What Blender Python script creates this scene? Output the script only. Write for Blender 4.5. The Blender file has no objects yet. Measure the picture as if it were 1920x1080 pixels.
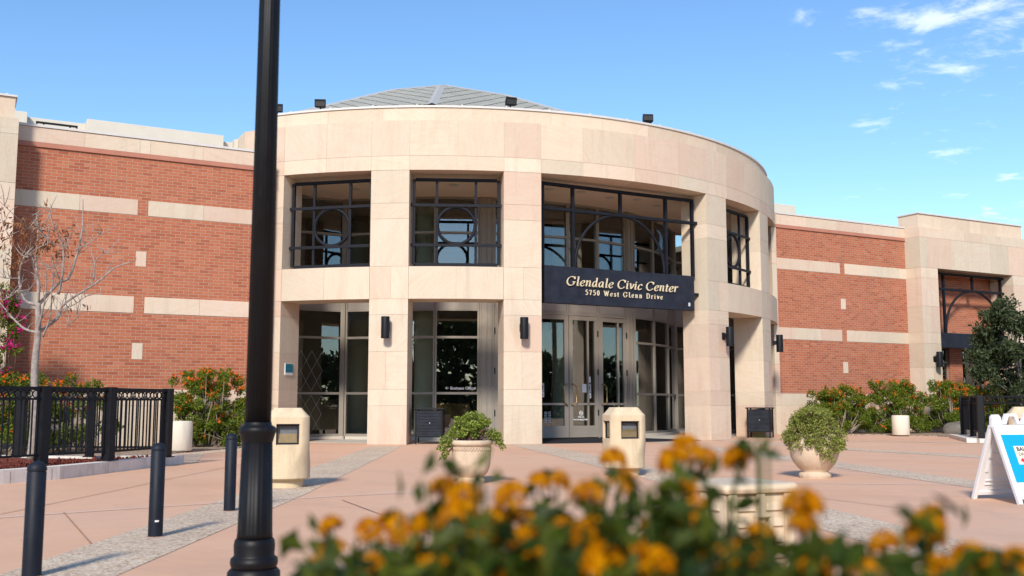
import bpy, bmesh, math, random
import numpy as np
from mathutils import Matrix, Vector

random.seed(7)
RNG = np.random.default_rng(11)
sc = bpy.context.scene
COL = sc.collection
R_ = math.radians

# ------------------------------------------------------------------ camera
cd = bpy.data.cameras.new("camera")
cam = bpy.data.objects.new("camera", cd)
COL.objects.link(cam)
cam.location = (0, 0, 1.15)
cam.rotation_euler = (math.pi / 2 + 0.11346, 0, -0.4969)
cd.sensor_width = 36.0
cd.lens = 35.655
cd.clip_start = 0.05
cd.clip_end = 4000
cd.dof.use_dof = True
cd.dof.focus_distance = 26.0
cd.dof.aperture_fstop = 3.5
sc.camera = cam

# ------------------------------------------------------------------ light
SUN_EL, SUN_PHI = 34.5, -39.0       # phi: from -Y towards +X
sv = Vector((math.sin(R_(SUN_PHI)) * math.cos(R_(SUN_EL)), -math.cos(R_(SUN_PHI)) * math.cos(R_(SUN_EL)), math.sin(R_(SUN_EL))))
sl = bpy.data.lights.new("sun", "SUN")
sl.energy = 3.6
sl.angle = R_(8.0)
sl.color = (1.0, 0.925, 0.815)
so = bpy.data.objects.new("sun", sl)
COL.objects.link(so)
so.rotation_euler = sv.to_track_quat('Z', 'Y').to_euler()
so.location = (-20, -20, 30)

w = bpy.data.worlds.new("World")
sc.world = w
w.use_nodes = True
nt = w.node_tree
nt.nodes.clear()
def N(nt, t, **k):
    n = nt.nodes.new(t)
    for a, b in k.items():
        setattr(n, a, b)
    return n
wo = N(nt, "ShaderNodeOutputWorld")
bg = N(nt, "ShaderNodeBackground")
bg.inputs[1].default_value = 0.14
sky = N(nt, "ShaderNodeTexSky", sky_type='NISHITA', sun_disc=False)
sky.sun_elevation = R_(SUN_EL)
sky.sun_rotation = math.atan2(sv.x, sv.y)
sky.altitude = 300
sky.air_density = 1.0
sky.dust_density = 0.45
sky.ozone_density = 3.0
hs = N(nt, "ShaderNodeHueSaturation")
hs.inputs["Hue"].default_value = 0.499
hs.inputs["Saturation"].default_value = 1.12
hs.inputs["Value"].default_value = 1.14
nt.links.new(sky.outputs[0], hs.inputs["Color"])
# clouds: noise on the direction projected to a flat layer
tc = N(nt, "ShaderNodeTexCoord")
sep = N(nt, "ShaderNodeSeparateXYZ")
nt.links.new(tc.outputs["Generated"], sep.inputs[0])
def M(nt, op, a, b=None, c=None):
    n = N(nt, "ShaderNodeMath", operation=op)
    for i, v in enumerate((a, b, c)):
        if v is None: continue
        if isinstance(v, (int, float)): n.inputs[i].default_value = v
        else: nt.links.new(v, n.inputs[i])
    return n.outputs[0]
zz = M(nt, 'ADD', M(nt, 'MAXIMUM', sep.outputs[2], 0.0), 0.07)
cx_ = M(nt, 'DIVIDE', sep.outputs[0], zz)
cy_ = M(nt, 'DIVIDE', sep.outputs[1], zz)
cmb = N(nt, "ShaderNodeCombineXYZ")
nt.links.new(cx_, cmb.inputs[0]); nt.links.new(cy_, cmb.inputs[1])
no = N(nt, "ShaderNodeTexNoise")
no.inputs["Scale"].default_value = 5.2
no.inputs["Detail"].default_value = 9
no.inputs["Roughness"].default_value = 0.62
no.inputs["Distortion"].default_value = 0.25
nt.links.new(cmb.outputs[0], no.inputs["Vector"])
no2 = N(nt, "ShaderNodeTexNoise")
no2.inputs["Scale"].default_value = 0.55
no2.inputs["Detail"].default_value = 2
nt.links.new(cmb.outputs[0], no2.inputs["Vector"])
# clouds gather in the eastern half of the sky
dv = N(nt, "ShaderNodeVectorMath", operation='DOT_PRODUCT')
nt.links.new(tc.outputs["Generated"], dv.inputs[0])
dv.inputs[1].default_value = (0.90, 0.30, 0.32)
mk = N(nt, "ShaderNodeMapRange", interpolation_type='SMOOTHSTEP')
mk.inputs[1].default_value = 0.80; mk.inputs[2].default_value = 1.0
mk.inputs[3].default_value = -0.16; mk.inputs[4].default_value = 0.09
nt.links.new(dv.outputs["Value"], mk.inputs[0])
dens = M(nt, 'ADD', M(nt, 'ADD', no.outputs[0], mk.outputs[0]), M(nt, 'MULTIPLY', M(nt, 'SUBTRACT', no2.outputs[0], 0.5), 0.5))
cr = N(nt, "ShaderNodeMapRange", interpolation_type='SMOOTHSTEP')
cr.inputs[1].default_value = 0.575; cr.inputs[2].default_value = 0.80
cr.inputs[3].default_value = 0.0; cr.inputs[4].default_value = 0.52
nt.links.new(dens, cr.inputs[0])
mxw = N(nt, "ShaderNodeMix", data_type='RGBA')
nt.links.new(cr.outputs[0], mxw.inputs[0])
nt.links.new(hs.outputs[0], mxw.inputs[6])
mxw.inputs[7].default_value = (8.2, 8.3, 8.8, 1)
nt.links.new(mxw.outputs[2], bg.inputs[0])
nt.links.new(bg.outputs[0], wo.inputs[0])

sc.view_settings.view_transform = 'Standard'
sc.view_settings.look = 'None'
sc.view_settings.exposure = 0.4
sc.view_settings.gamma = 1.0
sc.render.engine = 'CYCLES'
sc.cycles.max_bounces = 8
sc.cycles.transparent_max_bounces = 12
sc.cycles.caustics_reflective = False
sc.cycles.caustics_refractive = False

# ------------------------------------------------------------------ materials
def mat(name, base=(.5, .5, .5), rough=.7, spec=.3, metal=0.0):
    m = bpy.data.materials.new(name)
    m.use_nodes = True
    p = m.node_tree.nodes["Principled BSDF"]
    p.inputs["Base Color"].default_value = (*base, 1)
    p.inputs["Roughness"].default_value = rough
    p.inputs["Specular IOR Level"].default_value = spec
    p.inputs["Metallic"].default_value = metal
    return m, m.node_tree, p
def noise(nt, scale, detail=4, rough=.55, vec=None, dist=0):
    n = N(nt, "ShaderNodeTexNoise")
    n.inputs["Scale"].default_value = scale
    n.inputs["Detail"].default_value = detail
    n.inputs["Roughness"].default_value = rough
    n.inputs["Distortion"].default_value = dist
    if vec is not None: nt.links.new(vec, n.inputs["Vector"])
    return n.outputs[0]
def ocoord(nt):
    return N(nt, "ShaderNodeTexCoord").outputs["Object"]
def ramp(nt, fac, stops):
    r = N(nt, "ShaderNodeValToRGB")
    e = r.color_ramp.elements
    while len(e) < len(stops): e.new(0.5)
    for i, (p, c) in enumerate(stops):
        e[i].position = p
        e[i].color = (*c, 1) if len(c) == 3 else c
    nt.links.new(fac, r.inputs[0])
    return r.outputs[0]
def mixc(nt, fac, a, b, mode='MIX'):
    m = N(nt, "ShaderNodeMix", data_type='RGBA', blend_type=mode)
    for i, v in ((0, fac), (6, a), (7, b)):
        if isinstance(v, (int, float)): m.inputs[i].default_value = v
        elif isinstance(v, tuple): m.inputs[i].default_value = (*v, 1)
        else: nt.links.new(v, m.inputs[i])
    return m.outputs[2]
def bump(nt, p, h, strength=.3, dist=.01):
    b = N(nt, "ShaderNodeBump")
    b.inputs["Strength"].default_value = strength
    b.inputs["Distance"].default_value = dist
    nt.links.new(h, b.inputs["Height"])
    nt.links.new(b.outputs[0], p.inputs["Normal"])
    return b
def mapping(nt, vec, scale=(1, 1, 1), rot=(0, 0, 0), loc=None):
    m = N(nt, "ShaderNodeMapping")
    m.inputs["Scale"].default_value = scale
    m.inputs["Rotation"].default_value = rot
    nt.links.new(vec, m.inputs["Vector"])
    if loc is not None: nt.links.new(loc, m.inputs["Location"])
    return m.outputs[0]

MT = {}
def simple(name, base, rough=.6, spec=.3, var=.12, scale=6, metal=0.0, bmp=0.0, bscale=60, stain=0.0):
    """a plain surface with slight uneven tone and grain"""
    m, nt, p = mat(name, base, rough, spec, metal)
    oc = ocoord(nt)
    n1 = noise(nt, scale, 5, .6, oc)
    dk = tuple(c * (1 - var) for c in base); lt = tuple(min(1, c * (1 + var)) for c in base)
    c = ramp(nt, n1, [(.3, dk), (.7, lt)])
    if stain:      # drip marks, pits and grime of the piece itself
        s1 = noise(nt, 3.0, 7, .72, mapping(nt, oc, (3, 3, .5)), .3)
        c = mixc(nt, M(nt, 'MULTIPLY', ramp(nt, s1, [(.50, (0, 0, 0)), (.70, (1, 1, 1))]), stain), c, tuple(x * .42 for x in base))
        s2 = noise(nt, 38, 4, .7, oc)
        c = mixc(nt, M(nt, 'MULTIPLY', ramp(nt, s2, [(.62, (0, 0, 0)), (.68, (1, 1, 1))]), stain * .9), c, tuple(x * .5 for x in base))
    nt.links.new(c, p.inputs["Base Color"])
    if bmp:
        bump(nt, p, noise(nt, bscale, 3, .6, oc), bmp, .005)
    MT[name] = m
    return m

def stone_mat(name, tints, wear=True):
    m, nt, p = mat(name, (.5, .4, .3), .82, .18)
    oc = ocoord(nt)
    at = N(nt, "ShaderNodeAttribute", attribute_name="blk")
    sp = N(nt, "ShaderNodeSeparateColor")
    nt.links.new(at.outputs["Color"], sp.inputs[0])
    off = N(nt, "ShaderNodeVectorMath", operation='SCALE')
    nt.links.new(at.outputs["Color"], off.inputs[0]); off.inputs[3].default_value = 37.0
    v = N(nt, "ShaderNodeVectorMath", operation='ADD')
    nt.links.new(oc, v.inputs[0]); nt.links.new(off.outputs[0], v.inputs[1])
    base = ramp(nt, sp.outputs[0], tints)
    # diagonal sediment streaks, their tilt different from block to block
    rt = N(nt, "ShaderNodeVectorRotate", rotation_type='AXIS_ANGLE')
    nt.links.new(v.outputs[0], rt.inputs["Vector"])
    rt.inputs["Axis"].default_value = (0.25, 1, 0.1)
    nt.links.new(M(nt, 'MULTIPLY', sp.outputs[1], 3.1), rt.inputs["Angle"])
    st = noise(nt, 2.2, 6, .62, mapping(nt, rt.outputs[0], (.5, .8, 4.5)), 1.3)
    cl = noise(nt, 1.3, 4, .6, v.outputs[0], .8)
    fine = noise(nt, 45, 3, .6, oc)
    warm = mixc(nt, M(nt, 'MULTIPLY', ramp(nt, st, [(.42, (0, 0, 0)), (.66, (1, 1, 1))]), .42), base, (.56, .395, .275))
    pale = mixc(nt, M(nt, 'MULTIPLY', ramp(nt, cl, [(.45, (0, 0, 0)), (.7, (1, 1, 1))]), .35), warm, (.62, .53, .42))
    br = N(nt, "ShaderNodeMapRange")
    br.inputs[3].default_value = .93; br.inputs[4].default_value = 1.05
    nt.links.new(sp.outputs[2], br.inputs[0])
    g = N(nt, "ShaderNodeVectorMath", operation='SCALE')
    nt.links.new(pale, g.inputs[0]); nt.links.new(br.outputs[0], g.inputs[3])
    sz = N(nt, "ShaderNodeSeparateXYZ"); nt.links.new(oc, sz.inputs[0])
    dr = noise(nt, 1.1, 6, .7, mapping(nt, oc, (3.2, 3.2, .35)), .3)
    low = N(nt, "ShaderNodeMapRange"); low.inputs[1].default_value = 1.0; low.inputs[2].default_value = 0.0; low.inputs[3].default_value = .0; low.inputs[4].default_value = .17
    nt.links.new(sz.outputs[2], low.inputs[0])
    so_ = M(nt, 'MULTIPLY', ramp(nt, M(nt, 'ADD', dr, low.outputs[0]), [(.52, (0, 0, 0)), (.74, (1, 1, 1))]), .30)
    soiled = mixc(nt, so_, g.outputs[0], (.36, .27, .20))
    gr = mixc(nt, .2, soiled, fine, 'OVERLAY')
    nt.links.new(gr, p.inputs["Base Color"])
    h = M(nt, 'ADD', M(nt, 'MULTIPLY', st, .6), M(nt, 'MULTIPLY', fine, .25))
    bump(nt, p, h, .35, .012)
    MT[name] = m
    return m
STONE = stone_mat("sandstone", [(0.0, (.585, .435, .34)), (.2, (.62, .48, .38)), (.42, (.615, .50, .385)), (.62, (.62, .51, .395)), (.84, (.54, .48, .375)), (1.0, (.65, .545, .43))])
MORTAR = simple("stone_mortar", (.52, .43, .33), .9, .1, .08, 20)

def brick_mat():
    m, nt, p = mat("red_brick", (.3, .1, .06), .85, .15)
    oc = ocoord(nt)
    sp = N(nt, "ShaderNodeSeparateXYZ"); nt.links.new(oc, sp.inputs[0])
    cb = N(nt, "ShaderNodeCombineXYZ")
    nt.links.new(M(nt, 'ADD', sp.outputs[0], sp.outputs[1]), cb.inputs[0]); nt.links.new(sp.outputs[2], cb.inputs[1])
    b = N(nt, "ShaderNodeTexBrick")
    b.offset = .5
    b.inputs["Color1"].default_value = (.0, .0, .0, 1); b.inputs["Color2"].default_value = (1, 1, 1, 1)
    b.inputs["Mortar"].default_value = (.5, .5, .5, 1)
    b.inputs["Scale"].default_value = 1.0
    b.inputs["Mortar Size"].default_value = .0065
    b.inputs["Mortar Smooth"].default_value = .15
    b.inputs["Bias"].default_value = 0
    b.inputs["Brick Width"].default_value = .268
    b.inputs["Row Height"].default_value = .0868
    nt.links.new(cb.outputs[0], b.inputs["Vector"])
    brk = ramp(nt, b.outputs[0], [(0, (.32, .092, .049)), (.3, (.40, .123, .064)), (.65, (.44, .146, .075)), (.85, (.395, .117, .061)), (1, (.47, .175, .095))])
    n2 = noise(nt, .45, 5, .6, oc)
    brk2 = mixc(nt, M(nt, 'MULTIPLY', ramp(nt, n2, [(.4, (0, 0, 0)), (.7, (1, 1, 1))]), .3), brk, (.42, .165, .095))
    n3 = noise(nt, 30, 4, .65, oc)
    n4 = noise(nt, .8, 5, .7, mapping(nt, oc, (1, 1, .22)), .4)
    brk2 = mixc(nt, M(nt, 'MULTIPLY', ramp(nt, n4, [(.5, (0, 0, 0)), (.72, (1, 1, 1))]), .16), brk2, (.24, .085, .055))
    brk3 = mixc(nt, .3, brk2, n3, 'OVERLAY')
    col = mixc(nt, b.outputs["Fac"], brk3, (.44, .33, .25))
    nt.links.new(col, p.inputs["Base Color"])
    h = M(nt, 'SUBTRACT', M(nt, 'MULTIPLY', n3, .25), b.outputs["Fac"])
    bump(nt, p, h, .9, .012)
    MT["brick"] = m
brick_mat()
simple("pink_band", (.42, .185, .13), .85, .15, .06, 4)
simple("stucco", (.60, .545, .46), .9, .1, .04, 2, bmp=.2, bscale=40)
simple("white_flashing", (.58, .55, .52), .5, .4, .05, 5)
simple("soffit", (.74, .60, .47), .9, .1, .03, 2)
simple("bronze_frame", (.30, .265, .225), .45, .4, .05, 4, metal=.15)
simple("spandrel", (.34, .30, .26), .5, .35, .05, 2, metal=.1)
simple("pale_sill", (.52, .48, .42), .7, .2, .05, 3)
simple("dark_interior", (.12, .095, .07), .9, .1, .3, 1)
simple("interior_floor", (.24, .20, .16), .5, .3, .2, 3)
simple("green_white_column", (.55, .58, .50), .6, .3, .05, 3)
simple("tan_wood", (.30, .16, .075), .5, .3, .25, 5)
simple("roof_deck", (.35, .33, .30), .9, .1, .1, 3)

def navy_metal(name, base, wear=0.0, rough=.42):
    m, nt, p = mat(name, base, rough, .22)
    oc = ocoord(nt)
    n1 = noise(nt, 3, 6, .65, oc)
    c = ramp(nt, n1, [(.35, tuple(x * .75 for x in base)), (.7, tuple(x * 1.35 for x in base))])
    if wear:
        n2 = noise(nt, 26, 5, .7, oc)
        f = ramp(nt, n2, [(.66, (0, 0, 0)), (.72, (1, 1, 1))])
        c = mixc(nt, M(nt, 'MULTIPLY', f, wear), c, (.17, .075, .05))
    n4 = noise(nt, 17, 6, .75, mapping(nt, oc, (1, 1, .4)))
    c = mixc(nt, M(nt, 'MULTIPLY', ramp(nt, n4, [(.60, (0, 0, 0)), (.74, (1, 1, 1))]), .10), c, (.22, .20, .19))
    nt.links.new(c, p.inputs["Base Color"])
    rr = N(nt, "ShaderNodeMapRange"); rr.inputs[3].default_value = rough - .1; rr.inputs[4].default_value = rough + .2
    nt.links.new(n1, rr.inputs[0]); nt.links.new(rr.outputs[0], p.inputs["Roughness"])
    MT[name] = m
navy_metal("black_metal", (.007, .0075, .010), 0, .5)
navy_metal("rusty_navy_metal", (.007, .008, .013), .6, .6)
navy_metal("navy_panel", (.016, .019, .030), 0, .55)
navy_metal("bollard_paint", (.009, .012, .020), 0, .5)
navy_metal("lit_slat_metal", (.024, .027, .036), 0, .5)  # paler than the bin frame: light caught by the slats is in the colour
navy_metal("lamp_black", (.006, .006, .0075), 0, .45)
simple("gold_letter", (.66, .56, .38), .45, .4, .05, 9)
simple("white_paint", (.75, .75, .75), .5, .3, .03, 9)
simple("sticker_grey", (.45, .50, .50), .5, .3, .15, 60)
simple("brass", (.30, .20, .09), .3, .5, .1, 9, metal=.8)
simple("door_black", (.02, .02, .02), .6, .3, .1, 9)

def glass_mat(name, tint, refl):
    m = bpy.data.materials.new(name); m.use_nodes = True
    nt = m.node_tree; nt.nodes.clear()
    o = N(nt, "ShaderNodeOutputMaterial")
    tr = N(nt, "ShaderNodeBsdfTransparent"); tr.inputs[0].default_value = (*tint, 1)
    gl = N(nt, "ShaderNodeBsdfGlossy"); gl.inputs["Roughness"].default_value = .0; gl.inputs[0].default_value = (.92, .96, 1, 1)
    fr = N(nt, "ShaderNodeFresnel"); fr.inputs[0].default_value = 1.5
    f = M(nt, 'MINIMUM', M(nt, 'MULTIPLY_ADD', fr.outputs[0], 1.2, refl), .95)
    mx = N(nt, "ShaderNodeMixShader")
    nt.links.new(f, mx.inputs[0]); nt.links.new(tr.outputs[0], mx.inputs[1]); nt.links.new(gl.outputs[0], mx.inputs[2])
    nt.links.new(mx.outputs[0], o.inputs[0])
    MT[name] = m
glass_mat("tinted_glass", (.88, .92, .88), .05)
glass_mat("clear_lens", (.95, .95, .95), .03)

def roof_mat():
    m, nt, p = mat("metal_shingles", (.4, .4, .4), .85, .12, .0)
    uv = N(nt, "ShaderNodeUVMap").outputs[0]
    sp = N(nt, "ShaderNodeSeparateXYZ"); nt.links.new(uv, sp.inputs[0])
    lines = None
    for sg in ('ADD', 'SUBTRACT'):
        a = M(nt, sg, sp.outputs[0], M(nt, 'MULTIPLY', sp.outputs[1], .8))
        fr = M(nt, 'FRACT', M(nt, 'DIVIDE', a, .62))
        l = M(nt, 'LESS_THAN', fr, .10)
        lines = l if lines is None else M(nt, 'MAXIMUM', lines, l)
    n = noise(nt, 1.2, 4, .6, ocoord(nt))
    base = ramp(nt, n, [(.3, (.31, .305, .265)), (.7, (.39, .38, .335))])
    nt.links.new(mixc(nt, lines, base, (.05, .047, .045)), p.inputs["Base Color"])
    bump(nt, p, M(nt, 'MULTIPLY', lines, -1.0), .8, .02)
    MT["shingles"] = m
roof_mat()
simple("zinc_flashing", (.36, .36, .36), .8, .15, .05, 3)

def concrete_pink():
    m, nt, p = mat("pink_concrete", (.5, .3, .2), .8, .22)
    oc = ocoord(nt)
    n1 = noise(nt, .25, 4, .6, oc); n2 = noise(nt, 2.5, 6, .65, mapping(nt, oc, (1, 2.2, 1))); n3 = noise(nt, 90, 3, .6, oc)
    c = ramp(nt, n1, [(.3, (.60, .35, .225)), (.5, (.66, .40, .265)), (.62, (.635, .40, .275)), (.78, (.70, .455, .315))])
    c = mixc(nt, M(nt, 'MULTIPLY', ramp(nt, n2, [(.45, (0, 0, 0)), (.75, (1, 1, 1))]), .35), c, (.52, .335, .24))
    n4 = noise(nt, .9, 8, .72, mapping(nt, oc, (1, .45, 1)), 1.2)
    c = mixc(nt, M(nt, 'MULTIPLY', ramp(nt, n4, [(.52, (0, 0, 0)), (.66, (1, 1, 1))]), .22), c, (.40, .27, .205))
    n5 = noise(nt, 5.5, 6, .7, oc, .5)
    c = mixc(nt, M(nt, 'MULTIPLY', ramp(nt, n5, [(.60, (0, 0, 0)), (.72, (1, 1, 1))]), .16), c, (.78, .60, .48))
    c = mixc(nt, .16, c, n3, 'OVERLAY')
    v = N(nt, "ShaderNodeTexVoronoi"); v.inputs["Scale"].default_value = 1.6; nt.links.new(oc, v.inputs["Vector"])
    spot = M(nt, 'LESS_THAN', v.outputs["Distance"], .022)
    c = mixc(nt, M(nt, 'MULTIPLY', spot, .75), c, (.10, .07, .055))
    nt.links.new(c, p.inputs["Base Color"])
    bump(nt, p, n3, .15, .004)
    MT["pink"] = m
concrete_pink()
def aggregate():
    m, nt, p = mat("exposed_aggregate", (.4, .35, .3), .85, .2)
    oc = ocoord(nt)
    v = N(nt, "ShaderNodeTexVoronoi"); v.inputs["Scale"].default_value = 42; nt.links.new(oc, v.inputs["Vector"])
    sp = N(nt, "ShaderNodeSeparateColor"); nt.links.new(v.outputs["Color"], sp.inputs[0])
    c = ramp(nt, sp.outputs[0], [(0, (.30, .21, .15)), (.25, (.55, .41, .29)), (.6, (.64, .50, .365)), (.85, (.72, .60, .46)), (1, (.44, .35, .29))])
    c = mixc(nt, M(nt, 'MULTIPLY', ramp(nt, v.outputs["Distance"], [(.35, (0, 0, 0)), (.75, (1, 1, 1))]), .4), c, (.36, .28, .21))
    n1 = noise(nt, .7, 5, .6, oc)
    c = mixc(nt, .25, c, n1, 'OVERLAY')
    nt.links.new(c, p.inputs["Base Color"])
    bump(nt, p, v.outputs["Distance"], .5, .006)
    MT["aggregate"] = m
aggregate()
def pebbles(name, stops, scale):
    m, nt, p = mat(name, (.4, .3, .2), .9, .15)
    oc = ocoord(nt)
    v = N(nt, "ShaderNodeTexVoronoi"); v.inputs["Scale"].default_value = scale; nt.links.new(oc, v.inputs["Vector"])
    sp = N(nt, "ShaderNodeSeparateColor"); nt.links.new(v.outputs["Color"], sp.inputs[0])
    c = ramp(nt, sp.outputs[0], stops)
    nt.links.new(c, p.inputs["Base Color"])
    bump(nt, p, v.outputs["Distance"], 1.0, -.03)
    MT[name] = m
pebbles("gravel", [(0, (.16, .11, .08)), (.4, (.34, .25, .18)), (.8, (.46, .36, .27)), (1, (.25, .19, .15))], 22)
pebbles("red_mulch", [(0, (.06, .015, .012)), (.5, (.20, .045, .032)), (1, (.28, .09, .06))], 26)
simple("lawn_soil", (.09, .12, .035), .95, .1, .3, .6)
simple("kerb_concrete", (.70, .645, .58), .9, .15, .12, 3, bmp=.3, bscale=50, stain=.35)
simple("seam_dark", (.36, .22, .16), .9, .1, .2, 8)
simple("seam_white", (.68, .56, .48), .9, .1, .1, 8)
simple("black_mat", (.025, .027, .032), .9, .1, .2, 8)
simple("bin_cream", (.68, .61, .50), .8, .2, .04, 3, bmp=.3, bscale=70, stain=.22)
simple("cast_yellow_stone", (.62, .50, .335), .9, .15, .07, 5, bmp=.6, bscale=60, stain=.3)
simple("planter_stone", (.58, .455, .33), .9, .15, .1, 6, bmp=.5, bscale=50, stain=.4)
simple("soil", (.06, .04, .03), 1, .05, .3, 20)
simple("beige_plastic", (.62, .50, .35), .42, .4, .03, 3)
simple("white_plastic", (.78, .77, .77), .42, .4, .03, 3)
simple("reflector_gold", (.62, .44, .17), .35, .5, .2, 8, metal=.3)
simple("reflector_grey", (.55, .55, .57), .4, .5, .1, 8)
simple("poster_blue", (.004, .33, .78), .45, .35, .05, 5)
simple("poster_cream", (.80, .70, .52), .6, .2, .03, 5)
simple("ink_navy", (.02, .025, .09), .6, .2, .05, 5)
simple("ink_red", (.62, .04, .06), .6, .2, .05, 5)
simple("boulder", (.17, .15, .13), .95, .1, .2, 4, bmp=.6, bscale=12)
simple("blue_grey_box", (.30, .36, .38), .4, .4, .05, 5)

def leaf_mat(name, cols, trans=.35, rough=.5):
    m = bpy.data.materials.new(name); m.use_nodes = True
    nt = m.node_tree; nt.nodes.clear()
    o = N(nt, "ShaderNodeOutputMaterial")
    g = N(nt, "ShaderNodeNewGeometry")
    n = len(cols)
    c = ramp(nt, g.outputs["Random Per Island"], [(i / max(1, n - 1), x) for i, x in enumerate(cols)])
    p = N(nt, "ShaderNodeBsdfPrincipled"); p.inputs["Roughness"].default_value = rough; p.inputs["Specular IOR Level"].default_value = .03 if name.startswith("petal") else .16
    nt.links.new(c, p.inputs["Base Color"])
    t = N(nt, "ShaderNodeBsdfTranslucent")
    nt.links.new(mixc(nt, 1.0, c, (1.25, 1.3, .6), 'MULTIPLY'), t.inputs[0])
    mx = N(nt, "ShaderNodeMixShader"); mx.inputs[0].default_value = trans
    nt.links.new(p.outputs[0], mx.inputs[1]); nt.links.new(t.outputs[0], mx.inputs[2])
    nt.links.new(mx.outputs[0], o.inputs[0])
    MT[name] = m
leaf_mat("leaf_shrub", [(.055, .085, .010), (.10, .15, .016), (.16, .21, .022), (.22, .25, .035)])
leaf_mat("leaf_jade", [(.09, .13, .022), (.17, .23, .035), (.24, .31, .05), (.31, .36, .075)], .25)
leaf_mat("leaf_jade_pale", [(.11, .13, .03), (.20, .23, .045), (.28, .31, .07), (.34, .35, .10)], .25)
leaf_mat("leaf_dark", [(.022, .034, .016), (.04, .058, .026), (.065, .09, .04), (.095, .12, .055)], .25)
leaf_mat("leaf_lantana", [(.012, .024, .003), (.022, .042, .004), (.045, .07, .007), (.09, .105, .010), (.03, .05, .012)], .25)
leaf_mat("leaf_dry", [(.15, .055, .025), (.27, .11, .05), (.36, .17, .09)], .25)
leaf_mat("petal_orange", [(.62, .10, .015), (.72, .15, .02), (.78, .22, .035)], .3)
leaf_mat("petal_magenta", [(.42, .012, .13), (.55, .02, .19), (.62, .05, .25)], .3)
leaf_mat("petal_lantana", [(.40, .125, .0006), (.52, .20, .0008), (.60, .26, .001), (.33, .08, .0006)], .25)
leaf_mat("grass_blade", [(.04, .08, .01), (.07, .12, .02)], .3)
simple("bark_grey", (.31, .265, .235), .9, .1, .3, 14, bmp=.5, bscale=30)
simple("bark_brown", (.12, .08, .06), .95, .1, .3, 14, bmp=.5, bscale=30)
simple("twig", (.20, .14, .10), .9, .1, .3, 14)
simple("twig_pale", (.33, .27, .20), .9, .1, .3, 14)
simple("twig_red", (.16, .09, .085), .9, .1, .3, 14)
simple("twig_green", (.06, .08, .02), .9, .1, .3, 14)

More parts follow.
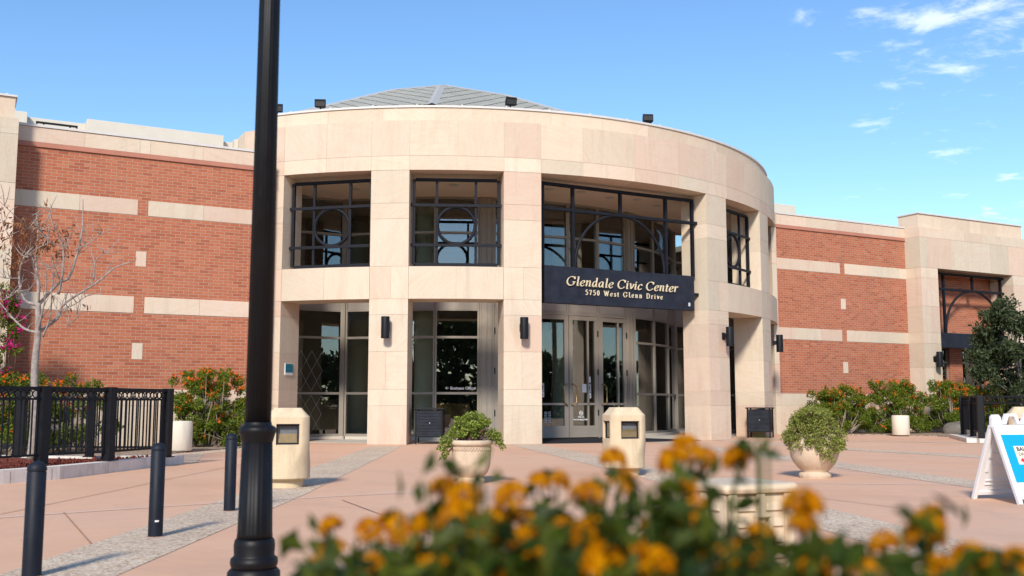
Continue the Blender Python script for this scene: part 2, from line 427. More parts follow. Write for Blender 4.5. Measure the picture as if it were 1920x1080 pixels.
# ------------------------------------------------------------------ mesh helpers
class MB:
    def __init__(s):
        s.v = []; s.f = []; s.c = []; s.uv = None
    def add(s, vs, fs, c=(0, 0, 0)):
        o = len(s.v)
        s.v += [tuple(p) for p in vs]
        for f in fs:
            s.f.append(tuple(i + o for i in f)); s.c.append(c)
        return s
    def box(s, x0, x1, y0, y1, z0, z1, c=(0, 0, 0), M=None):
        vs = [(x, y, z) for z in (z0, z1) for x, y in ((x0, y0), (x1, y0), (x1, y1), (x0, y1))]
        if M is not None: vs = [M @ Vector(p) for p in vs]
        return s.add(vs, [(3, 2, 1, 0), (4, 5, 6, 7), (0, 1, 5, 4), (1, 2, 6, 5), (2, 3, 7, 6), (3, 0, 4, 7)], c)
    def prism(s, poly, z0, z1, M=None, c=(0, 0, 0)):
        n = len(poly)
        a = sum(poly[i][0] * poly[(i + 1) % n][1] - poly[(i + 1) % n][0] * poly[i][1] for i in range(n))
        if a < 0: poly = poly[::-1]
        vs = [(x, y, z0) for x, y in poly] + [(x, y, z1) for x, y in poly]
        if M is not None: vs = [M @ Vector(p) for p in vs]
        fs = [tuple(range(n - 1, -1, -1)), tuple(range(n, 2 * n))] + [(i, (i + 1) % n, n + (i + 1) % n, n + i) for i in range(n)]
        return s.add(vs, fs, c)
    def tube(s, pts, rad, n=8, cap=True):
        pts = [Vector(p) for p in pts]
        if isinstance(rad, (int, float)): rad = [rad] * len(pts)
        o = len(s.v); m = len(pts); u = None
        for i, p in enumerate(pts):
            t = (pts[min(i + 1, m - 1)] - pts[max(i - 1, 0)])
            if t.length < 1e-9: t = Vector((0, 0, 1))
            t.normalize()
            if u is None:
                u = t.cross(Vector((0, 0, 1)) if abs(t.z) < .9 else Vector((1, 0, 0))).normalized()
            else:
                u = (u - t * u.dot(t))
                u = u.normalized() if u.length > 1e-6 else t.orthogonal().normalized()
            b = t.cross(u)
            for k in range(n):
                a = 2 * math.pi * k / n
                s.v.append(tuple(p + (u * math.cos(a) + b * math.sin(a)) * rad[i]))
        for i in range(m - 1):
            for k in range(n):
                a, b_ = o + i * n + k, o + i * n + (k + 1) % n
                s.f.append((a, b_, b_ + n, a + n)); s.c.append((0, 0, 0))
        if cap:
            s.f.append(tuple(o + k for k in range(n - 1, -1, -1))); s.c.append((0, 0, 0))
            s.f.append(tuple(o + (m - 1) * n + k for k in range(n))); s.c.append((0, 0, 0))
        return s
    def lathe(s, prof, n=32, M=None, flute=None):
        o = len(s.v); m = len(prof)
        for r, z in prof:
            for k in range(n):
                a = 2 * math.pi * k / n
                rr = r * (flute(a, z) if flute else 1)
                p = Vector((rr * math.cos(a), rr * math.sin(a), z))
                s.v.append(tuple(M @ p if M is not None else p))
        for i in range(m - 1):
            for k in range(n):
                a, b = o + i * n + k, o + i * n + (k + 1) % n
                s.f.append((a, b, b + n, a + n)); s.c.append((0, 0, 0))
        s.f.append(tuple(o + k for k in range(n - 1, -1, -1))); s.c.append((0, 0, 0))
        s.f.append(tuple(o + (m - 1) * n + k for k in range(n))); s.c.append((0, 0, 0))
        return s
    def np_add(s, V, F):
        o = len(s.v)
        s.v += [tuple(p) for p in V.tolist()]
        F = (F + o).tolist()
        s.f += [tuple(f) for f in F]; s.c += [(0, 0, 0)] * len(F)
        return s
    def build(s, name, m, parent=None, smooth=False, loc=None, bevel=0, blk=False, wn=False):
        me = bpy.data.meshes.new(name)
        off = Vector((0, 0, 0)) if loc is None else Vector(loc)
        vs = [tuple(Vector(p) - off) for p in s.v] if loc is not None else s.v
        me.from_pydata(vs, [], s.f)
        me.materials.append(m if not isinstance(m, str) else MT[m])
        if blk:
            at = me.attributes.new("blk", 'FLOAT_COLOR', 'FACE')
            at.data.foreach_set("color", [x for c in s.c for x in (*c, 1.0)])
        if s.uv:
            l = me.uv_layers.new(name="UVMap")
            for i, u in enumerate(s.uv): l.data[i].uv = u
        if smooth:
            me.polygons.foreach_set("use_smooth", [True] * len(me.polygons))
        me.update()
        o = bpy.data.objects.new(name, me)
        COL.objects.link(o)
        if parent is not None: o.parent = parent
        elif loc is not None: o.location = loc
        if bevel:
            b = o.modifiers.new("bevel", 'BEVEL'); b.width = bevel; b.segments = 2; b.limit_method = 'ANGLE'; b.angle_limit = R_(35)
        return o
def autosmooth(o, ang=35):
    """flat across sharp edges, smooth elsewhere"""
    me = o.data
    bm = bmesh.new(); bm.from_mesh(me)
    for f in bm.faces: f.smooth = True
    for e in bm.edges:
        e.smooth = not (len(e.link_faces) == 2 and e.calc_face_angle(0) > R_(ang))
    bm.to_mesh(me); bm.free()
    return o
def tag(o, label=None, cat=None, group=None, kind=None):
    if label: o["label"] = label
    if cat: o["category"] = cat
    if group: o["group"] = group
    if kind: o["kind"] = kind
    return o
def thing(name, label, cat, loc=(0, 0, 0), rz=0, group=None):
    o = bpy.data.objects.new(name, None)
    COL.objects.link(o)
    o.empty_display_size = .2
    o.location = loc; o.rotation_euler = (0, 0, rz)
    return tag(o, label, cat, group)
def copy_tree(o, parent=None):
    c = o.copy(); COL.objects.link(c)
    if parent is not None: c.parent = parent
    for ch in list(o.children): copy_tree(ch, c)
    return c
def text_mesh(body, size, M, name, m, parent, bold=0.0, depth=.002, align='LEFT', space=1.0):
    cu = bpy.data.curves.new(name, 'FONT')
    cu.body = body; cu.size = size; cu.extrude = depth; cu.offset = bold; cu.align_x = align; cu.space_character = space
    cu.resolution_u = 3
    tmp = bpy.data.objects.new("tmp_text", cu); COL.objects.link(tmp)
    dg = bpy.context.evaluated_depsgraph_get()
    me = bpy.data.meshes.new_from_object(tmp.evaluated_get(dg))
    bpy.data.objects.remove(tmp); bpy.data.curves.remove(cu)
    me.transform(M); me.materials.clear(); me.materials.append(MT[m]); me.name = name
    o = bpy.data.objects.new(name, me); COL.objects.link(o); o.parent = parent
    return o
def frame_matrix(origin, xdir, updir):
    x = Vector(xdir).normalized(); z = Vector(updir).normalized(); n = x.cross(z)
    z = n.cross(x).normalized()
    # local x -> x, local y -> up, local z -> outward normal (-n ... towards viewer)
    return Matrix(((x.x, z.x, n.x, origin[0]), (x.y, z.y, n.y, origin[1]), (x.z, z.z, n.z, origin[2]), (0, 0, 0, 1)))

# pixel-calibrated site constants (metres)
CX, CY, RO, RI = 17.74, 37.88, 12.99, 11.96
YF = 28.86
def pol(phi, r, z=0.0):
    return (CX + r * math.sin(R_(phi)), CY - r * math.cos(R_(phi)), z)
rnd = lambda: (random.random(), random.random(), random.random())

# ------------------------------------------------------------------ ground
g = MB().add([(-400, -400, -.05), (400, -400, -.05), (400, 400, -.05), (-400, 400, -.05)], [(0, 1, 2, 3)])
tag(g.build("ground", "lawn_soil"), kind="structure")
pz = MB().prism([(-30, -12), (70, -12), (70, 60), (-30, 60)], -.049, 0)
tag(pz.build("plaza", "pink"), kind="structure")
def strip(pts, wd, z, name, m, th=.004):
    b = MB(); L = []; Rr = []
    for i, p in enumerate(pts):
        p = Vector((*p, 0)); a = Vector((*pts[max(i - 1, 0)], 0)); c = Vector((*pts[min(i + 1, len(pts) - 1)], 0))
        t = (c - a).normalized(); n = Vector((-t.y, t.x, 0))
        ww = wd if not isinstance(wd, (list, tuple)) else wd[i]
        L.append(p + n * ww / 2); Rr.append(p - n * ww / 2)
    k = len(pts)
    vs = [(p.x, p.y, z) for p in L] + [(p.x, p.y, z) for p in Rr]
    b.add(vs, [(i, k + i, k + i + 1, i + 1) for i in range(k - 1)])
    return tag(b.build(name, m), kind="structure")
# aggregate bands fan out from the portico
strip([(-3.2, .4), (.70, 7.70), (3.55, 12.95), (10.25, 26.0)], [.80, .80, .84, .84], .004, "aggregate_band", "aggregate")
strip([(5.8, 2.4), (6.85, 5.4), (9.9, 13.1), (14.1, 25.2)], [.85, .85, .92, .92], .004, "aggregate_band", "aggregate")
strip([(10.6, 4.5), (12.95, 10.0), (15.35, 15.9), (18.6, 25.0)], [.8, .8, .8, .75], .004, "aggregate_band", "aggregate")
strip([(19.2, 10.5), (19.6, 15.0), (19.9, 18.8), (21.2, 25.2)], [.85, .85, .75, .5], .004, "aggregate_band", "aggregate")
strip([(27.2, 17.8), (25.4, 21.2), (22.9, 24.9)], [.7, .6, .4], .004, "aggregate_band", "aggregate")
arc = [(-2.5, 10.6), (-.8, 11.25), (.8, 11.75), (2.2, 12.05), (4.1, 12.3), (6.0, 12.42), (7.6, 12.25), (9.2, 11.75), (10.75, 11.1), (12.5, 9.85), (14.4, 8.0)]
strip(arc, .035, .009, "pale_seam", "seam_white")
arc2 = [(x * 1.0 + 7.0, y + 8.3) for x, y in arc[4:]]
strip([(11.0, 20.6), (14.5, 20.6), (17.5, 19.2), (19.4, 17.0), (20.6, 14.4)], .035, .009, "pale_seam", "seam_white")
for pl in ([(.44, 12.0), (2.0, 14.7), (2.93, 16.4)], [(1.04, 11.85), (1.02, 9.16)], [(4.09, 11.8), (3.87, 9.6), (3.5, 6.5)], [(6.2, 12.4), (6.45, 13.0)],
           [(2.93, 16.4), (6.8, 23.0)], [(9.5, 11.7), (9.2, 8.0)], [(13.2, 21.8), (13.7, 17.0), (13.4, 12.4)], [(16.5, 21.0), (20.5, 26)]):
    strip(pl, .016, .009, "control_joint", "seam_dark")
MATP = [pol(a, 12.7) for a in range(-13, 14)]
mb = MB().prism([p[:2] for p in MATP] + [pol(13, 9.4)[:2], pol(-13, 9.4)[:2]], .002, .014)
tag(mb.build("entrance_mat", "black_mat"), "wide black doormat lying in the main entrance before the glass doors", "doormat")
fl = MB().prism([pol(a, 11.9)[:2] for a in range(-48, 49, 2)] + [pol(a, 9.15)[:2] for a in range(48, -49, -2)], .0, .006)
tag(fl.build("portico_floor", "pale_sill"), kind="structure")

# ------------------------------------------------------------------ civic centre building
BLD = thing("civic_center", "red brick and pale sandstone civic centre with round two storey portico and pyramid roof", "building", (0, 0, 0))

# --- drum portico of sandstone blocks
def wedge(b, p0, p1, r0, r1, z0, z1, c=(0, 0, 0), gap=.004, st=2.0):
    dp = math.degrees(gap / r1)
    p0 += dp; p1 -= dp; z0 += gap; z1 -= gap
    n = max(1, int(math.ceil((p1 - p0) / st)))
    ring = []
    for i in range(n + 1):
        a = p0 + (p1 - p0) * i / n
        ring.append((pol(a, r1, z0), pol(a, r0, z0), pol(a, r0, z1), pol(a, r1, z1)))
    vs = [p for q in ring for p in q]
    fs = [(0, 1, 2, 3), tuple(4 * n + k for k in (3, 2, 1, 0))]
    for i in range(n):
        o = 4 * i
        for k in range(4):
            fs.append((o + k, o + 4 + k, o + 4 + (k + 1) % 4, o + (k + 1) % 4))
    b.add(vs, fs, c)
drum = MB(); core = MB()
def cored(p0, p1, z0, z1, r0=RI, r1=RO):
    wedge(core, p0, p1, r0 + .01, r1 - .009, z0, z1, gap=.007)
ZP = [0, 1.09, 1.55, 2.62, 3.67, 4.12, 5.06, 6.44, 6.9, 7.87]
half = [(47.75, 54.0), (30.68, 35.65), (13.65, 18.62)]
piers = [(-b, -a) for a, b in half] + [(a, b) for a, b in half[::-1]]
for (a, b) in piers:
    cored(a, b, 0, 7.87)
    for i in range(len(ZP) - 1):
        mid = (a + b) / 2 + random.uniform(-.3, .3)
        if i in (2, 5) or (i == 3 and random.random() < .4):
            wedge(drum, a, mid, RI, RO, ZP[i], ZP[i + 1], rnd()); wedge(drum, mid, b, RI, RO, ZP[i], ZP[i + 1], rnd())
        else:
            wedge(drum, a, b, RI, RO, ZP[i], ZP[i + 1], rnd())
for s in (-1, 1):
    for a, b in ((30.68, 18.62), (47.75, 35.65)):
        lo, hi = (min(s * a, s * b), max(s * a, s * b)); mid = (lo + hi) / 2
        cored(lo, hi, 4.12, 5.06)
        wedge(drum, lo, mid, RI, RO, 4.12, 5.06, rnd()); wedge(drum, mid, hi, RI, RO, 4.12, 5.06, rnd())
JB = [-54, -47.8, -41.7, -35.65, -30.7, -24.6, -18.55, -13.7, -7.83, .15, 7.9, 13.85, 18.9, 24.8, 30.9, 35.65, 41.7, 47.8, 54]
cored(-54, 54, 7.87, 9.35)
for a, b in zip(JB, JB[1:]):
    wedge(drum, a, b, RI, RO, 7.87, 8.29, rnd())
    wedge(drum, a, b, RI, RO, 8.29, 9.35, rnd())
JT = [-51.5, -42.1, -34.5, -27.5, -19.9, -11.9, -4.3, 3.4, 10.8, 18.2, 26, 34, 42, 51.5]
cored(-51.5, 51.5, 9.35, 9.80, RI, RO - .26)
for a, b in zip(JT, JT[1:]):
    c = rnd(); wedge(drum, a, b, RI, RO - .26, 9.35, 9.80, (.35 + .25 * c[0], c[1], c[2]))
# stone returns joining the drum to the wings
for sx, x0 in ((-1, 7.2), (1, 27.95)):
    for z0, z1 in zip([0, 1.09, 2.62, 4.12, 5.06, 6.9, 8.29], [1.09, 2.62, 4.12, 5.06, 6.9, 8.29, 9.35]):
        drum.box(x0, x0 + .4, 30.25, 34.0, z0 + .004, z1 - .004, rnd())
portico = drum.build("sandstone_portico", STONE, BLD, blk=True)
autosmooth(portico, 20)
core.build("mortar", MORTAR, portico)
cp = MB(); wedge(cp, -51.6, 51.6, RI - .05, RO - .22, 9.80, 9.86, gap=0)
for a in range(-48, 50, 6):
    p = pol(a, RO - .35); cp.box(p[0] - .02, p[0] + .02, p[1] - .02, p[1] + .02, 9.86, 9.93)
cp.build("roof_coping", "white_flashing", portico)

# soffit of the double-height portico with round downlights
sf = MB(); wedge(sf, -53, 53, 8.6, RI + .0, 7.885, 8.1, gap=0.0)
soff = sf.build("portico_ceiling", "soffit", BLD)
dl = None
for a in (-42, -33, -25, -17, -9, -3, 4, 9, 16, 25):
    for r in (10.9,) if a % 2 else (10.6,):
        p = pol(a, r, 7.88)
        b = MB().lathe([(.16, -.012), (.16, .0)], 20).lathe([(.11, -.016), (.11, -.0125)], 20)
        for i, q in enumerate(b.v): b.v[i] = (q[0] + p[0], q[1] + p[1], q[2] + p[2])
        b.build("downlight", "pale_sill", soff)

# --- glazing behind the portico
RG = 9.05
GZ = [0.1, 1.13, 1.48, 3.28, 4.15, 5.2, 6.70, 7.885]
def panel_axes(a0, a1):
    p0 = Vector(pol(a0, RG)); p1 = Vector(pol(a1, RG))
    return p0, (p1 - p0), (p1 - p0).length
def bay(p0, p1, rails, z0=.1, z1=7.885, fw=.055, inset=0.0):
    """one storefront bay between two ground points: frame bars, spandrel panel, panes"""
    p0 = Vector((*p0[:2], 0)); p1 = Vector((*p1[:2], 0)); d = p1 - p0; L = d.length; x = d.normalized()
    n = Vector((x.y, -x.x, 0))
    Mx = Matrix(((x.x, -n.x, 0, p0.x), (x.y, -n.y, 0, p0.y), (0, 0, 1, 0), (0, 0, 0, 1)))   # local: x along, -y outward
    f = MB()
    f.box(0, fw, -.07, .07, z0, z1, M=Mx); f.box(L - fw, L, -.07, .07, z0, z1, M=Mx)
    for zc, h in rails:
        f.box(fw, L - fw, -.065, .065, zc - h / 2, zc + h / 2, M=Mx)
    o = f.build("window", "bronze_frame", BLD)
    if z0 < 4: MB().box(fw, L - fw, -.006, .006, z0 + .02, 4.17, M=Mx).build("pane", "tinted_glass", o)
    MB().box(fw, L - fw, -.006, .006, 5.15, z1, M=Mx).build("pane", "tinted_glass", o)
    sp = MB().box(fw + .002, L - fw - .002, -.03, .03, 4.19, 5.14, M=Mx)
    sp.build("spandrel", "spandrel", o)
    return o, Mx, L
RL = [(.14, .08), (1.48, .075), (3.28, .075), (4.17, .06), (5.16, .07), (6.70, .075), (7.85, .07)]
bays = {}
for s in (-1, 1):
    for a, b in ((19.6, 28.6), (28.6, 38.0), (38.0, 47.6)):
        lo, hi = min(s * a, s * b), max(s * a, s * b)
        bays[(lo, hi)] = bay(pol(lo, RG), pol(hi, RG), RL)
    # flat end bays running out to the wings
    q = pol(48.6 * s, RG); e = CX + s * 10.3
    bays[('end', s)] = bay((min(q[0], e), q[1]), (max(q[0], e), q[1]), RL)
# upper glazing above the doors
for a, b in ((-16.6, -7.9), (-7.9, 0), (0, 7.9), (7.9, 16.6)):
    bay_o = bay(pol(a, RG), pol(b, RG), [(4.19, .06), (5.16, .07), (6.70, .075), (7.85, .07)], z0=4.16)
# wide posts
for a0, a1 in ((-19.6, -16.6), (16.6, 19.6), (-48.6, -47.6), (47.6, 48.6)):
    ps = MB()
    wedge(ps, a0, a1, RG - .16, RG + .12, .0, 7.885, gap=0, st=1.5)
    if a1 - a0 > 2:
        for q in (a0 + .35, (a0 + a1) / 2, a1 - .4):
            wedge(ps, q - .05, q + .05, RG + .12, RG + .145, .02, 7.87, gap=0)
    ps.build("glazing_post", "bronze_frame", BLD)
for a0, a1 in ((-47, -19.7), (19.7, 47)):
    sl_ = MB(); wedge(sl_, a0, a1, RG - .12, RG + .16, 0.007, .1, gap=0); sl_.build("sill_kerb", "pale_sill", BLD)
for a0, a1 in ((7.6, 11.0), (24.5, 27.9)):
    MB().box(a0, a1, 31.7, 32.0, .007, .1).build("sill_kerb", "pale_sill", BLD)

# doors: pairs in the middle, single leaves outside
def door(a0, a1, hinge, muntin):
    p0 = Vector(pol(a0, RG + .03)); p1 = Vector(pol(a1, RG + .03)); d = p1 - p0; L = d.length; x = d.normalized(); n = Vector((x.y, -x.x, 0))
    Mx = Matrix(((x.x, -n.x, 0, p0.x), (x.y, -n.y, 0, p0.y), (0, 0, 1, 0), (0, 0, 0, 1)))
    f = MB(); z0, z1 = .04, 4.08; st = .15
    f.box(.006, st, -.05, .05, z0, z1, M=Mx); f.box(L - st, L - .006, -.05, .05, z0, z1, M=Mx)
    f.box(st, L - st, -.05, .05, z0, .42, M=Mx); f.box(st, L - st, -.05, .05, 3.93, z1, M=Mx)
    f.box(st, L - st, -.045, .045, 1.10, 1.17, M=Mx)
    if muntin:
        xm = L - .42 if muntin > 0 else .42
        f.box(xm - .03, xm + .03, -.045, .045, .42, 3.93, M=Mx)
    o = f.build("door", "bronze_frame", BLD)
    MB().box(st, L - st, -.006, .006, .40, 3.95, M=Mx).build("pane", "tinted_glass", o)
    hx = .09 if hinge > 0 else L - .09
    off = .13 if hinge > 0 else -.13
    h = MB()
    pts = [(hx, -.05, 1.10), (hx, -.12, 1.10), (hx + off * .2, -.14, 1.12), (hx + off, -.15, 1.2), (hx + off, -.15, 1.7), (hx + off * .2, -.14, 1.78), (hx, -.12, 1.79), (hx, -.05, 1.79)]
    h.tube([Mx @ Vector(q) for q in pts], .018, 8)
    h.build("handle", "brass", o, smooth=True)
    hx2 = L - .02 if hinge > 0 else .02
    for z in (.75, 2.1, 3.4):
        MB().box(hx2 - .02, hx2 + .02, -.075, -.05, z, z + .2, M=Mx).build("hinge", "door_black", o)
    return o, Mx, L, n
D1 = door(-16.6, -8.1, -1, -1)
D2 = door(-7.7, -.05, -1, 0)
D3 = door(.05, 7.7, 1, 1)
D4 = door(8.1, 16.6, 1, 1)
fj = MB()
for a0, a1 in ((-8.1, -7.7), (7.7, 8.1)): wedge(fj, a0, a1, RG - .06, RG + .09, 0, 4.16, gap=0)
wedge(fj, -16.6, 16.6, RG - .05, RG + .08, 4.085, 4.155, gap=0)
fj.build("door_frame", "bronze_frame", BLD)
def sticker(D, x, z, w_, h_, m="white_paint", name="sticker"):
    o, Mx, L, n = D
    return MB().box(x, x + w_, -.012, -.0075, z, z + h_, M=Mx).build(name, m, o)
sticker(D2, .16, 1.55, .16, .27, "sticker_grey"); sticker(D2, .16, 1.36, .16, .18)
sticker(D3, .76, 1.53, .16, .28, "sticker_grey"); sticker(D3, .76, 1.33, .16, .18); sticker(D3, .79, 1.85, .12, .2)
sticker(D3, .55, 1.52, .18, .28)
sticker(D2, .2, 1.62, .08, .12, "door_black"); sticker(D3, .80, 1.62, .08, .12, "door_black")
for D, dx, zt in ((D2, .17, 1.40), (D3, .77, 1.37)):
    o, Mx, L, n = D
    text_mesh("NO", .075, Mx @ Matrix(((1, 0, 0, dx), (0, 0, -1, -.014), (0, 1, 0, zt), (0, 0, 0, 1))), "lettering", "door_black", o, .003, .001)
o, Mx, L, n = D3
TM = lambda x, z: Mx @ Matrix(((1, 0, 0, x), (0, 0, -1, -.010), (0, 1, 0, z), (0, 0, 0, 1)))
rg = MB(); rg.tube([TM(.50, .83) @ Vector((.07 * math.cos(t), .07 * math.sin(t), 0)) for t in np.linspace(0, 2 * math.pi, 25)], .011, 6)
rg.tube([TM(.50, .83) @ Vector((-.045, .05, .004)), TM(.50, .83) @ Vector((.045, -.05, .004))], .011, 6)
rg.tube([TM(.50, .83) @ Vector((-.05, -.01, .002)), TM(.50, .83) @ Vector((.05, .02, .002))], .008, 6)
rg.build("emblem", "white_paint", o)
text_mesh("Title 4.2", .075, TM(.50, .685), "lettering", "white_paint", o, .002, .001, 'CENTER')
text_mesh("Non Smoking Facility", .075, TM(.50, .60), "lettering", "white_paint", o, .002, .001, 'CENTER')
o, Mx, L, n = D2
for k in range(7):
    for c0, wd in ((0, .13), (.15, .13)):
        MB().box(.32 + c0, .32 + c0 + wd * random.uniform(.7, 1), -.010, -.0075, .86 - k * .055, .885 - k * .055, M=Mx).build("notice", "sticker_grey", o)
# Business Office notice on the pane
o, Mx, L = bays[(-28.6, -19.6)]
text_mesh("\u2190 Business Office".replace("\u2190 ", ""), .13, Mx @ Matrix(((1, 0, 0, .50), (0, 0, -1, -.010), (0, 1, 0, 1.60), (0, 0, 0, 1))), "lettering", "white_paint", o, .004, .001)
ar = MB()
for pl in ([(.35, 1.645), (.46, 1.645)], [(.40, 1.685), (.35, 1.645), (.40, 1.605)]):
    ar.tube([Mx @ Vector((x, -.012, z)) for x, z in pl], .012, 6)
ar.build("arrow", "white_paint", o)
# etched diamond lines on the left end bay
o, Mx, L = bays[('end', -1)]
dg_ = MB()
cell = .36
for zb, zt in ((.2, 1.42), (1.55, 2.85)):
    nrow = 2 if zb < 1 else 2
    hh = (zt - zb) / nrow
    for r_ in range(nrow):
        for c_ in range(-1, 10):
            for q in (((c_) * cell, zb + r_ * hh, (c_ + .5) * cell, zb + (r_ + .5) * hh), ((c_ + 1) * cell, zb + r_ * hh, (c_ + .5) * cell, zb + (r_ + .5) * hh),
                      ((c_ + .5) * cell, zb + (r_ + .5) * hh, c_ * cell, zb + (r_ + 1) * hh), ((c_ + .5) * cell, zb + (r_ + .5) * hh, (c_ + 1) * cell, zb + (r_ + 1) * hh)):
                X0 = L - .1
                if q[0] < 0 or q[2] < 0 or q[0] > 2.9 or q[2] > 2.9: continue
                dg_.tube([Mx @ Vector((X0 - .55 - q[0], -.010, q[1])), Mx @ Vector((X0 - .55 - q[2], -.010, q[3]))], .005, 4)
dg_.build("diamond_line", "sticker_grey", o)

# --- lobby behind the glass
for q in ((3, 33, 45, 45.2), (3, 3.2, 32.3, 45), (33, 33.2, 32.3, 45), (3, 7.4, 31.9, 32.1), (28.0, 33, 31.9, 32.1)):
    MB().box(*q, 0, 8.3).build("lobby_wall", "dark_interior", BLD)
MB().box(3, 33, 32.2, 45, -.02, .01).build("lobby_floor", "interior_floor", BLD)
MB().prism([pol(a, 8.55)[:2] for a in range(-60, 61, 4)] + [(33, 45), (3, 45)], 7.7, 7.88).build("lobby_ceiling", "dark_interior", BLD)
for a, r in ((-31.3, 8.15), (-12, 6.6), (12, 6.6), (31.3, 8.15), (-58, 6.2)):
    p = pol(a, r)
    Mx_ = Matrix.Translation(p)
    MB().lathe([(.46, .01), (.46, .2), (.40, .25), (.36, .3), (.36, 3.1), (.40, 3.12), (.40, 3.2), (.36, 3.24), (.34, 3.7), (.42, 3.75), (.44, 4.0), (.44, 4.2), (.34, 4.25), (.34, 7.7)], 28, Mx_).build("lobby_column", "green_white_column", BLD, smooth=True)
MB().box(15.2, 16.4, 33.5, 34.1, 0, 1.15).build("lobby_counter", "tan_wood", BLD)
MB().box(20.2, 22.0, 34, 34.6, 0, 1.2).build("lobby_counter", "tan_wood", BLD)

# --- wrought iron grilles in the openings
def grille_rect(phi, z0, z1, half, ratio, parent=BLD, cyc=True):
    p = Vector(pol(phi, RO - .50)); x = Vector((math.cos(R_(phi)), math.sin(R_(phi)), 0)); n = Vector((math.sin(R_(phi)), -math.cos(R_(phi)), 0))
    Mx = Matrix(((x.x, -n.x, 0, p.x), (x.y, -n.y, 0, p.y), (0, 0, 1, 0), (0, 0, 0, 1)))
    t = .042
    b = MB()
    for xx in (-half, half): b.box(xx - t, xx + t, -.05, .05, z0, z1, M=Mx)
    for zz_ in (z0, z1): b.box(-half + t, half - t, -.05, .05, zz_ - t, zz_ + t, M=Mx)
    xr = half * ratio; zc = z0 + (z1 - z0) * .46; zr = xr
    for xx in (-xr, xr): b.box(xx - t * .9, xx + t * .9, -.035, .035, z0 + t, z1 - t, M=Mx)
    o = b.build("window_grille", "rusty_navy_metal", parent)
    for zz_ in (zc - zr - .02, zc + zr + .02):
        MB().box(-half - .17, half + .17, -.075, -.04, zz_ - t, zz_ + t, M=Mx).build("tie_bar", "rusty_navy_metal", o)
    c = MB()
    rr = xr - .02
    c.tube([Mx @ Vector((rr * math.cos(a), 0, zc + rr * math.sin(a))) for a in np.linspace(0, 2 * math.pi, 49)], .052, 8, cap=False)
    c.build("ring", "rusty_navy_metal", o, smooth=True)
    return o
for ph in (-41.7, -24.65, 24.65, 41.7):
    grille_rect(ph, 5.17, 7.68, 1.24, .46)

def grille_arch(y, xc, xs, z0, zmid, ztop, rad, hw, parent=BLD):
    b = MB(); t = .045
    for xx in xs: b.box(xc + xx - t, xc + xx + t, y - .05, y + .05, z0, ztop)
    b.box(xc - t, xc + t, y - .045, y + .045, zmid + .03, ztop)
    for zz_ in (zmid, ztop):
        b.box(xc - hw, xc + hw, y - .055 if zz_ == ztop else y - .06, y + .057, zz_ - t, zz_ + t)
    o = b.build("arch_grille", "rusty_navy_metal", parent)
    a = MB()
    a.tube([(xc - rad, y, z0 - .02)] + [(xc + rad * math.cos(q), y, (zmid - rad - .0) + rad * math.sin(q)) for q in np.linspace(math.pi, 0, 33)] + [(xc + rad, y, z0 - .02)], .05, 8)
    a.build("arch_bar", "rusty_navy_metal", o, smooth=True)
    return o
ga = grille_arch(25.70, 17.76, (-2.80, -1.74, 1.74, 2.80), 5.2, 6.95, 7.69, 1.66, 2.84)
for zz_ in (6.95, 4.62):
    for q in ((14.70, 15.0), (20.5, 20.86)):
        MB().box(q[0], q[1], 25.62, 25.68, zz_ - .05, zz_ + .05).build("tie_bar", "rusty_navy_metal", ga)

# --- roof
AX, AY = 17.74, 38.85
prof = [(0.0, 14.80), (.9, 14.54), (3.6, 13.66), (9.7, 11.08)]
rf = MB(); rf.uv = []
hips = [-61, -27, 22, 68, 112, 157, 203, 250, 299]
for k in range(8):
    a0, a1 = hips[k], hips[k + 1]
    vacc = 0
    for (r0, z0), (r1, z1) in zip(prof, prof[1:]):
        P = lambda a, r, z: (AX + r * math.sin(R_(a)), AY - r * math.cos(R_(a)), z)
        ch = 2 * math.sin(R_((a1 - a0) / 2)); ap = math.cos(R_((a1 - a0) / 2))
        dl_ = math.hypot((r1 - r0) * ap, z1 - z0)
        if r0 == 0:
            rf.add([P(a0, r1, z1), P(a1, r1, z1), P(a0, 0, z0)], [(0, 1, 2)])
            rf.uv += [(-ch * r1 / 2, vacc - dl_), (ch * r1 / 2, vacc - dl_), (0, vacc)]
        else:
            rf.add([P(a0, r1, z1), P(a1, r1, z1), P(a1, r0, z0), P(a0, r0, z0)], [(0, 1, 2, 3)])
            rf.uv += [(-ch * r1 / 2, vacc - dl_), (ch * r1 / 2, vacc - dl_), (ch * r0 / 2, vacc), (-ch * r0 / 2, vacc)]
        vacc -= dl_
roof = rf.build("pyramid_roof", "shingles", BLD)
hp = MB()
for a in hips[:8]:
    d = Vector((math.sin(R_(a)), -math.cos(R_(a)), 0)); s_ = Vector((d.y, -d.x, 0))
    for (r0, z0), (r1, z1) in zip([(.0, 14.84)] + prof[1:], prof[1:]):
        wv = .19
        base = Vector((AX, AY, 0))
        up = Vector((0, 0, .05))
        dz = .07
        q = [base + d * r0 + Vector((0, 0, z0 + .04)), base + d * r1 + Vector((0, 0, z1 + .04))]
        hp.add([q[0] - s_ * wv - up * 1.6, q[0], q[0] + s_ * wv - up * 1.6, q[1] - s_ * wv - up * 1.6, q[1], q[1] + s_ * wv - up * 1.6], [(0, 1, 4, 3), (1, 2, 5, 4)])
hp.build("hip_flashing", "zinc_flashing", roof)
MB().prism([pol(a, RI + .1)[:2] for a in range(-51, 52, 3)] + [(27.5, 50), (8, 50)], 8.9, 9.2).build("roof_deck", "roof_deck", BLD)

